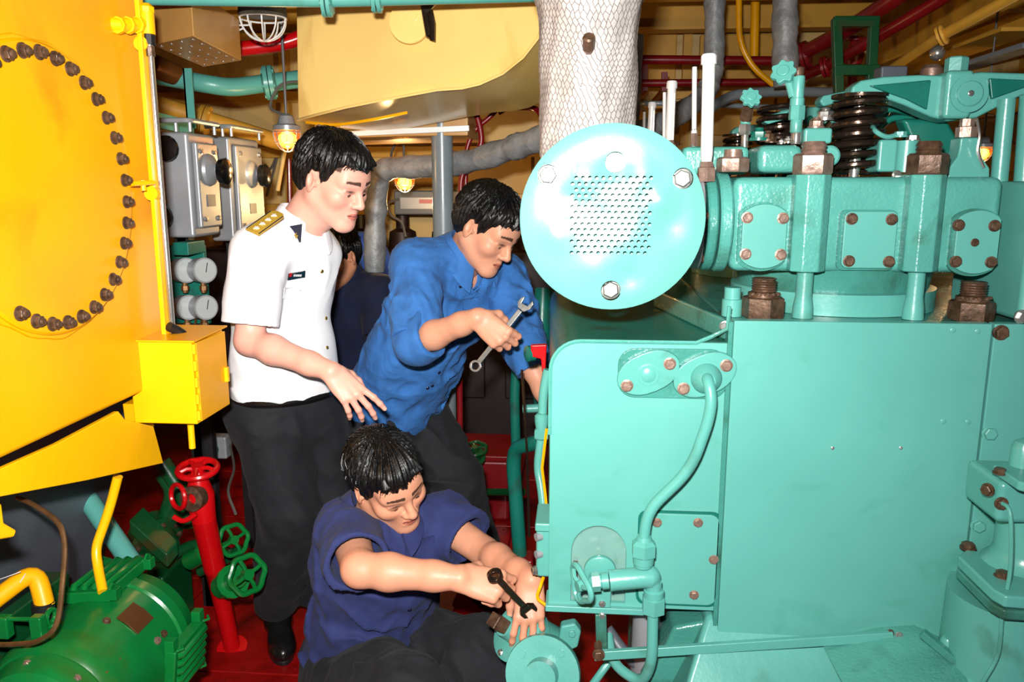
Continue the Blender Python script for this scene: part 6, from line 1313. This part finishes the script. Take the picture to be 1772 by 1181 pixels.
# badges
bv = bvh_of(ws)
hp_ = pick(bv, 460, 396); sd = unit(nk-shR+A(0,0,.02)); nrm = unit(hp_[1]*.6+A(-.15,-.75,.5)); nrm = unit(nrm-sd*(nrm@sd)); sw = np.cross(nrm, sd); cE = hp_[0]+nrm*.016
g = MB(); g.prism([cE+sw*u-sd*v for u, v in ((-.024,-.050), (-.012,-.062), (.012,-.062), (.024,-.050), (.024,.052), (-.024,.052))], nrm*.006); ep = part('epaulette', g, GOLD, ws, .002, 'gold shoulder board with four small stars')
for i in range(4):
    c_ = cE+nrm*.006+sd*(-.034+.024*i); g = MB(); g.prism([c_+sw*(.0085*(1 if j % 2 == 0 else .42)*math.cos(PI*j/5+.3))+sd*(.0085*(1 if j % 2 == 0 else .42)*math.sin(PI*j/5+.3)) for j in range(10)], nrm*.003); part('star', g, WHITEM, ep)
for u in (-.0215, .0215): g = MB(); g.tube([cE+nrm*.006+sw*u-sd*.05, cE+nrm*.006+sw*u+sd*.05], .0016, 5); part('edge_piping', g, NAVYB, ep)
tb = patch('collar_tab', bvh_of([o for o in ws.children if o.name.startswith('collar')][0]), ws, 511, 408, [(-.017,-.030), (.017,-.018), (.017,.036), (-.017,.026)], NAVYB, .003, (.1,0,1), .001, .012, 'dark collar tab with a gold emblem')
if tb:
    em = [(-.010,.0), (-.004,-.008), (.006,-.008), (.010,.004), (.004,.002), (.006,.012), (-.001,.003), (-.006,.008)]
    patch('emblem', bvh_of(tb), tb, 510, 409, em, GOLDB, .002, (.1,0,1), .0008, .02)
nt_ = patch('name_badge', bv, ws, 512, 476, rect(.058, .020), BADGE, .003, (0,0,1), .001, .012, 'dark name badge with a red square and white lettering')
if nt_:
    nb = bvh_of(nt_); patch('red_square', nb, nt_, 502.5, 476, rect(.010, .011), REDB, .0012, (0,0,1), .0003, .02)
    for i, w_ in enumerate((.0035, .0025, .003, .0028, .0035, .0026, .003)): patch('letter', nb, nt_, 509+i*2.0, 477, [(-w_/2,-.003), (w_/2*.4,-.003), (w_/2*.3,0), (w_/2,.003), (-w_/2,.003)], WHITEM, .0012, (0,0,1), .0003, .02)
for px, py, w_, h_ in ((515, 508, .105, .045),): patch('pocket_flap', bv, ws, px, py, [(-w_/2,h_/2), (-w_/2,-h_*.2), (0,-h_/2), (w_/2,-h_*.2), (w_/2,h_/2)], WHITEC, .0022, (0,0,1), .0005, .012)
for px, py in ((519, 505), (564, 551), (566, 602), (572, 645), (557, 470)): button_at(bv, ws, px, py, GOLDB, .006)
# ------------------------------------------------------------------ man in the blue work shirt holding a spanner
pel = U(682, 690, Y=2.74); che = U(764, 530, Y=2.62); nk = U(800, 452, Y=2.52); hc = U(843, 398, Y=2.45)
latp = unit((-.55,-.83,.0)); latc = unit((-.60,-.75,.10))
shR = U(722, 462, Y=2.42); elR = U(722, 592, Y=2.26); wrR = U(826, 550, Y=2.16); shL = U(868, 482, Y=2.66); elL = U(908, 605, Y=2.50); wrL = U(952, 700, Y=2.42)
BLU = person('man in a blue long-sleeved work shirt leaning over with a spanner', A(pel[0], pel[1], 0)); T_ = (204, 146, 118)
hm = head_mesh(hc, (.72,-.42,-.55), (.50,.84,-.10), nk, 1.0, T_, .058)
sO = torso_secs(pel, che, nk, latp, latc, 0, 1.0)
hsp = unit((.62,.10,.76)); nn = unit((-.1,-.9,.25)); nn = unit(nn-hsp*(nn@hsp)); hd_ = np.cross(hsp, nn)
thG = ((.45,.55,-.7,.034), (.55,-.1,-.75,.03), (.35,-.5,-.6,.024))
FISTW = [(.95,1.35,.75), (1.0,1.4,.75), (1.05,1.4,.75), (1.1,1.4,.75)]
bo, inf = body(BLU, sO, [dict(sh=shR, el=elR, wr=wrR, hd=hd_, hn=nn, side=1, curls=FISTW, thumb=thG, start=.75, spread=.05), dict(sh=shL, el=elL, wr=wrL, hd=(.5,-.2,-.8), hn=(.3,-.9,0), side=-1, curls=OPENH, thumb=thumbO, start=.6)], hm[:2], T_, [(shR, elR), (shL, elL)])
hair_mesh('hair', hc, hm[2], BLU, 1.0, .012, 11, .019, .015); eyes(BLU, hm[3], hm[2], 1.)
hemd = unit(pel-che)
sS = [(pel+hemd*.10, latp, .176, .130), (pel, latp, .168, .126), (sO[1][0], latp, .160, .122), (che, latc, .166, .120), (sO[3][0], latc, .150, .095)]
ws = shirt('shirt', sS, nk, shR, shL, elR, elL, BLUEC, BLU, .985, 1.0, (.022, .055), 9, (pel+hemd*.03, hemd), (.070, .068), gap=.05, folds=(((.5,.2,.9), 1), ((1,-.3,.2), .9), ((.8,-.4,-.7), .7), ((-.5,.3,.9), .6)), cuff_grow=.98, vneck=(.7,-.5,-.5))
# rolled sleeve at the right elbow, left forearm sleeve
for (s_, e_, w__, f1) in ((shR, elR, wrR, .25), (shL, elL, wrL, .38)):
    F = Field(np.minimum(e_, w__)-.12, np.maximum(e_, w__)+.12, .005); q = e_+(w__-e_)*f1; d = unit(w__-e_); F.cone(e_-unit(e_-s_)*.05, e_, .066, .064, .02); F.cone(e_, q+d*.06, .064, .057, .03); F.wrinkle(.014, .04, ((d, 1.2), ((.4,.5,.8), .6)), 21); F.half(q, d); F.cone(q-d*.06, q+d*.05, .047, .049, 0, 'sub'); mesh_of('rolled_sleeve', [F.mesh()], BLUEC, ws, smooth=2)
collar(nk+unit(nk-che)*.036, unit(hc-nk)*.5+unit(nk-che)+A(0,0,.3), (.7,-.5,-.6), BLUEC, ws, .066, .102, .05, .45)
bv = bvh_of(ws)
for px, py in ((797, 496), (790, 545), (783, 595), (760, 645), (740, 672), (748, 668)): button_at(bv, ws, px, py, BUTTON, .006)
patch('pocket', bv, ws, 822, 520, [(-.05,.04), (-.05,-.05), (0,-.06), (.05,-.05), (.05,.04)], BLUEC, .003, (-.3,0,1), .0005, .012)
hpR = U(640, 705, Y=2.70); knR = U(690, 860, Y=2.62); anR = A(U(700, 1000, Y=2.85)[0], 2.9, .1); hpL = U(715, 705, Y=2.82); knL = U(785, 835, Y=2.72); anL = A(U(822, 960, Y=2.85)[0], 2.88, .1)
trousers('trousers', pel+A(0,0,-.04), latp, [(hpR, knR, anR), (hpL, knL, anL)], CHAR, BLU, (.018, .08), 14, pel+A(.03,-.03,.05), hipw=.165, r=(.11, .095, .088))
shoe(anR+A(-.03,.06,0), anR+A(.04,-.18,0), BLU); shoe(anL+A(-.03,.06,0), anL+A(.08,-.18,0), BLU)
# the spanner in his fist
def spanner(label, a, b, n, r=.0062, m=STEEL):
    a, b = np.array(a, float), np.array(b, float); d = unit(b-a); n = np.array(n, float); n = unit(n-d*(n@d)); s = np.cross(d, n); T = thing('spanner', label, 'tool', (a+b)/2, 'spanners in use')
    g = MB(); g.bar(a+d*.012, b-d*.014, r*2.3, r*1.2, n); part('shank', g, m, T, .002)
    ring = [(a+d*.0, 0)]; n_ = 20; g = MB(); V = []
    lo_ = [(.017*math.cos(2*PI*i/n_), .017*math.sin(2*PI*i/n_)) for i in range(n_)]; ho = [(.0105*math.cos(2*PI*i/12), .0105*math.sin(2*PI*i/12)) for i in range(12)]
    plate(g, lo_, [ho], lambda u, v, t: a+s*u+d*v+n*(.006-t), .012); part('ring_end', g, m, T, .0015)
    g = MB(); jw = [(-.010,-.012), (.010,-.012), (.020,.004), (.019,.022), (.011,.028), (.010,.008), (-.010,.004), (-.013,.024), (-.020,.016), (-.020,.0)]
    g.prism([b+s*u+d*v-n*.0045 for u, v in jw], n*.009); part('open_jaw', g, m, T, .0015); return T
tips = inf[0][0]; gp = np.mean([q[0][0]*.42+q[0][2]*.58 for q in tips], 0); grip = wrR+hd_*.075-nn*.026
spanner('steel combination spanner gripped by the man in blue', grip-hsp*.105+A(0,0,-.005), grip+hsp*.105, nn)
# ------------------------------------------------------------------ crouching man in navy
pel = U(640, 1120, Y=2.06); che = U(664, 985, Y=1.97); nk = U(650, 903, Y=1.93); hc = U(671, 832, Y=1.88)
latp = unit((-.80,-.58,-.05)); latc = unit((-.82,-.52,-.08))
shR = U(602, 915, Y=1.87); elR = U(622, 986, Y=1.66); wrR = U(795, 1001, Y=1.64); shL = U(765, 905, Y=2.02); elL = U(838, 955, Y=1.93); wrL = U(920, 1004, Y=1.72)
CRO = person('crouching man in a navy short-sleeved shirt working on the strainer', A(pel[0], pel[1], 0)); T_ = (208, 146, 116)
hm = head_mesh(hc, (.68,-.62,-.38), (.64,.66,.34), nk, 1.0, T_, .056)
sO = torso_secs(pel, che, nk, latp, latc, 0, 1.0)
thC = ((.5,.5,-.6,.034), (.7,-.1,-.6,.03), (.5,-.4,-.6,.024))
hn1 = unit((-.15,-.70,.68)); hd1 = unit((.93,.05,-.22)); hd2 = unit((-.03,-.50,-.80)); hn2 = unit((.05,-.80,.58))
bo, inf = body(CRO, sO, [dict(sh=shR, el=elR, wr=wrR, hd=hd1, hn=hn1, side=1, curls=[(.8,1.2,.7), (.95,1.3,.7), (1.0,1.3,.7), (1.05,1.3,.7)], thumb=thC, start=.35, spread=.05), dict(sh=shL, el=elL, wr=wrL, hd=hd2, hn=hn2, side=-1, curls=[(.35,.45,.3), (.4,.5,.3), (.45,.5,.3), (.5,.55,.3)], thumb=thumbO, start=.4, spread=.12, sc=.92)], hm[:2], T_, [(shR, elR), (shL, elL)])
hair_mesh('hair', hc, hm[2], CRO, 1.0, .012, 17, .014, -.02, .006); eyes(CRO, hm[3], hm[2], 1.)
sS = [(pel+A(-.02,.01,-.06), latp, .168, .130), (pel, latp, .164, .128), (sO[1][0], latp, .162, .126), (che, latc, .166, .122), (sO[3][0], latc, .155, .096)]
ws = shirt('shirt', sS, nk, shR, shL, elR, elL, NAVYC, CRO, .86, .62, (.019, .065), 31, (pel+A(0,0,-.045), (-.15,-.2,-1)), (.070, .070), gap=.05, folds=(((.5,.2,.9), 1), ((1,-.3,.2), .9), ((.8,-.4,-.7), .7)), cuff_grow=1.02, vneck=(.45,-.85,-.2))
collar(nk+A(.010,-.012,.040), unit(hc-nk)*.5+A(0,0,.8), (.45,-.85,-.2), NAVYC, ws, .070, .112, .048, .42, .03)
bv = bvh_of(ws)
for px, py in ((673, 962), (709, 1056), (700, 1010), (560, 1150), (716, 958)): button_at(bv, ws, px, py, BUTTON, .006)
pk = patch('pocket', bv, ws, 722, 960, [(-.045,.04), (-.045,-.04), (0,-.05), (.045,-.04), (.045,.04)], NAVYC, .003, (0,0,1), .0005, .012)
if pk:
    pb_ = bvh_of(pk)
    for i in range(4): patch('stitching', pb_, pk, 711+i*3.2, 946-i*1.6, [(-.0014,-.004), (.0012,-.003), (.0016,.004), (-.001,.003)], WHITEM, .0012, (0,0,1), .0004, .02, None)
hpR = U(598, 1150, Y=2.0); knR = U(700, 1225, Y=1.66); anR = A(knR[0]-.02, knR[1]+.22, .1); hpL = U(672, 1125, Y=2.08); knL = U(838, 1140, Y=1.90); anL = A(knL[0]-.1, knL[1]+.2, .1)
trousers('trousers', pel+A(0,0,-.06), latp, [(hpR, knR, anR), (hpL, knL, anL)], CHAR, CRO, (.020, .075), 23, pel+A(0,0,.04), hipw=.165, r=(.105, .092, .085))
shoe(anR+A(-.02,.08,0), anR+A(.05,-.16,0), CRO); shoe(anL+A(-.03,.08,0), anL+A(.08,-.14,0), CRO)
a_ = U(856, 996, Y=1.585); b__ = U(911, 1054, Y=1.655)
spanner('dark worn spanner in the crouching man\'s hands', a_, b__, (-.2,-.9,.5), .006, DARK)
# ------------------------------------------------------------------ half hidden man in dark navy
pel = U(612, 680, Y=3.42); che = U(614, 545, Y=3.35); nk = U(600, 487, Y=3.29); hc = U(582, 446, Y=3.22)
lat = unit((-.85,.5,0)); shR = U(556, 500, Y=3.36); shL = U(657, 508, Y=3.24); elR = U(552, 600, Y=3.26); elL = U(658, 610, Y=3.14); wrR = U(570, 665, Y=3.15); wrL = U(620, 650, Y=3.05)
HID = person('man in a dark navy shirt half hidden behind the officer', A(pel[0], pel[1], 0)); T_ = (190, 130, 98)
hm = head_mesh(hc, (-.40,-.84,-.35), (.88,-.44,.0), nk, .98, T_, .056)
sO = torso_secs(pel, che, nk, lat, lat, 0, 1.0)
body(HID, sO, [dict(sh=shR, el=elR, wr=wrR, hd=(.2,-.5,-.8), hn=(0,-.8,.4), side=1, curls=OPENH, thumb=thumbO), dict(sh=shL, el=elL, wr=wrL, hd=(-.6,-.5,-.6), hn=(0,-.8,.4), side=-1, curls=OPENH, thumb=thumbO)], hm[:2], T_, [(shR, elR), (shL, elL)])
hair_mesh('hair', hc, hm[2], HID, .98, .004, 41, .015); eyes(HID, hm[3], hm[2], .98)
sS = [(pel+A(0,0,-.06), lat, .18, .135), (pel, lat, .178, .135), (sO[1][0], lat, .176, .13), (che, lat, .188, .132), (sO[3][0], lat, .165, .098)]
ws = shirt('shirt', sS, nk, shR, shL, elR, elL, DNAVY, HID, .75, .75, (.008, .08), 51, None, (.072, .074), gap=.05, h=.007)
collar(nk+A(0,0,.015), unit(hc-nk)*.6+A(0,0,.8), (-.5,-.8,-.2), DNAVY, ws)
hpR = pel+lat*.09+A(0,0,-.05); hpL = pel-lat*.09+A(0,0,-.05)
trousers('trousers', pel+A(0,0,-.04), lat, [(hpR, A(hpR[0]+.02, hpR[1]-.05, .5), A(hpR[0], hpR[1]+.05, .1)), (hpL, A(hpL[0]+.02, hpL[1]-.05, .5), A(hpL[0], hpL[1]+.05, .1))], BLACKC, HID, h=.008)
for hp_ in (hpR, hpL): shoe(A(hp_[0], hp_[1]+.12, 0), A(hp_[0]-.05, hp_[1]-.14, 0), HID)
# ------------------------------------------------------------------ bent man in royal blue at the back
pel = U(655, 540, Y=4.3); che = U(622, 452, Y=4.15); nk = U(592, 448, Y=4.05); hc = U(572, 470, Y=3.95)
lat = unit((-.2,.95,.2)); lat = unit((.55,.8,.0))
shR = che+A(-.02,-.19,.02); shL = che+A(.02,.19,.03); elR = shR+A(-.1,-.1,-.25); elL = shL+A(-.1,0,-.27); wrR = elR+A(-.15,-.1,-.15); wrL = elL+A(-.15,-.1,-.15)
BAK = person('man bent over in a royal blue shirt behind the others', A(pel[0], pel[1], 0)); T_ = (190, 130, 98); lat = A(0,-1,.05)
hm = head_mesh(hc, (-.7,-.4,-.6), (.4,-.9,0), nk, .98, T_, .056); sO = torso_secs(pel, che, nk, lat, lat)
body(BAK, sO, [dict(sh=shR, el=elR, wr=wrR, hd=(-.6,-.3,-.7), hn=(0,-.5,.8), side=1, curls=OPENH, thumb=thumbO), dict(sh=shL, el=elL, wr=wrL, hd=(-.6,-.3,-.7), hn=(0,-.5,.8), side=-1, curls=OPENH, thumb=thumbO)], hm[:2], T_, [(shR, elR), (shL, elL)])
hair_mesh('hair', hc, hm[2], BAK, .98, 0, 61)
sS = [(pel+A(.05,.03,-.08), lat, .18, .135), (pel, lat, .178, .135), (sO[1][0], lat, .176, .13), (che, lat, .188, .132), (sO[3][0], lat, .165, .098)]
ws = shirt('shirt', sS, nk, shR, shL, elR, elL, ROYAL, BAK, .75, .75, (.010, .08), 71, None, (.072, .074), h=.008)
hpR = pel+lat*.09+A(0,0,-.05); hpL = pel-lat*.09+A(0,0,-.05)
trousers('trousers', pel+A(0,0,-.04), lat, [(hpR, A(hpR[0]+.02, hpR[1]-.05, .5), A(hpR[0], hpR[1]+.02, .1)), (hpL, A(hpL[0]+.02, hpL[1]-.05, .5), A(hpL[0], hpL[1]+.02, .1))], BLACKC, BAK, h=.008)
for hp_ in (hpR, hpL): shoe(A(hp_[0]+.1, hp_[1], 0), A(hp_[0]-.15, hp_[1], 0), BAK)
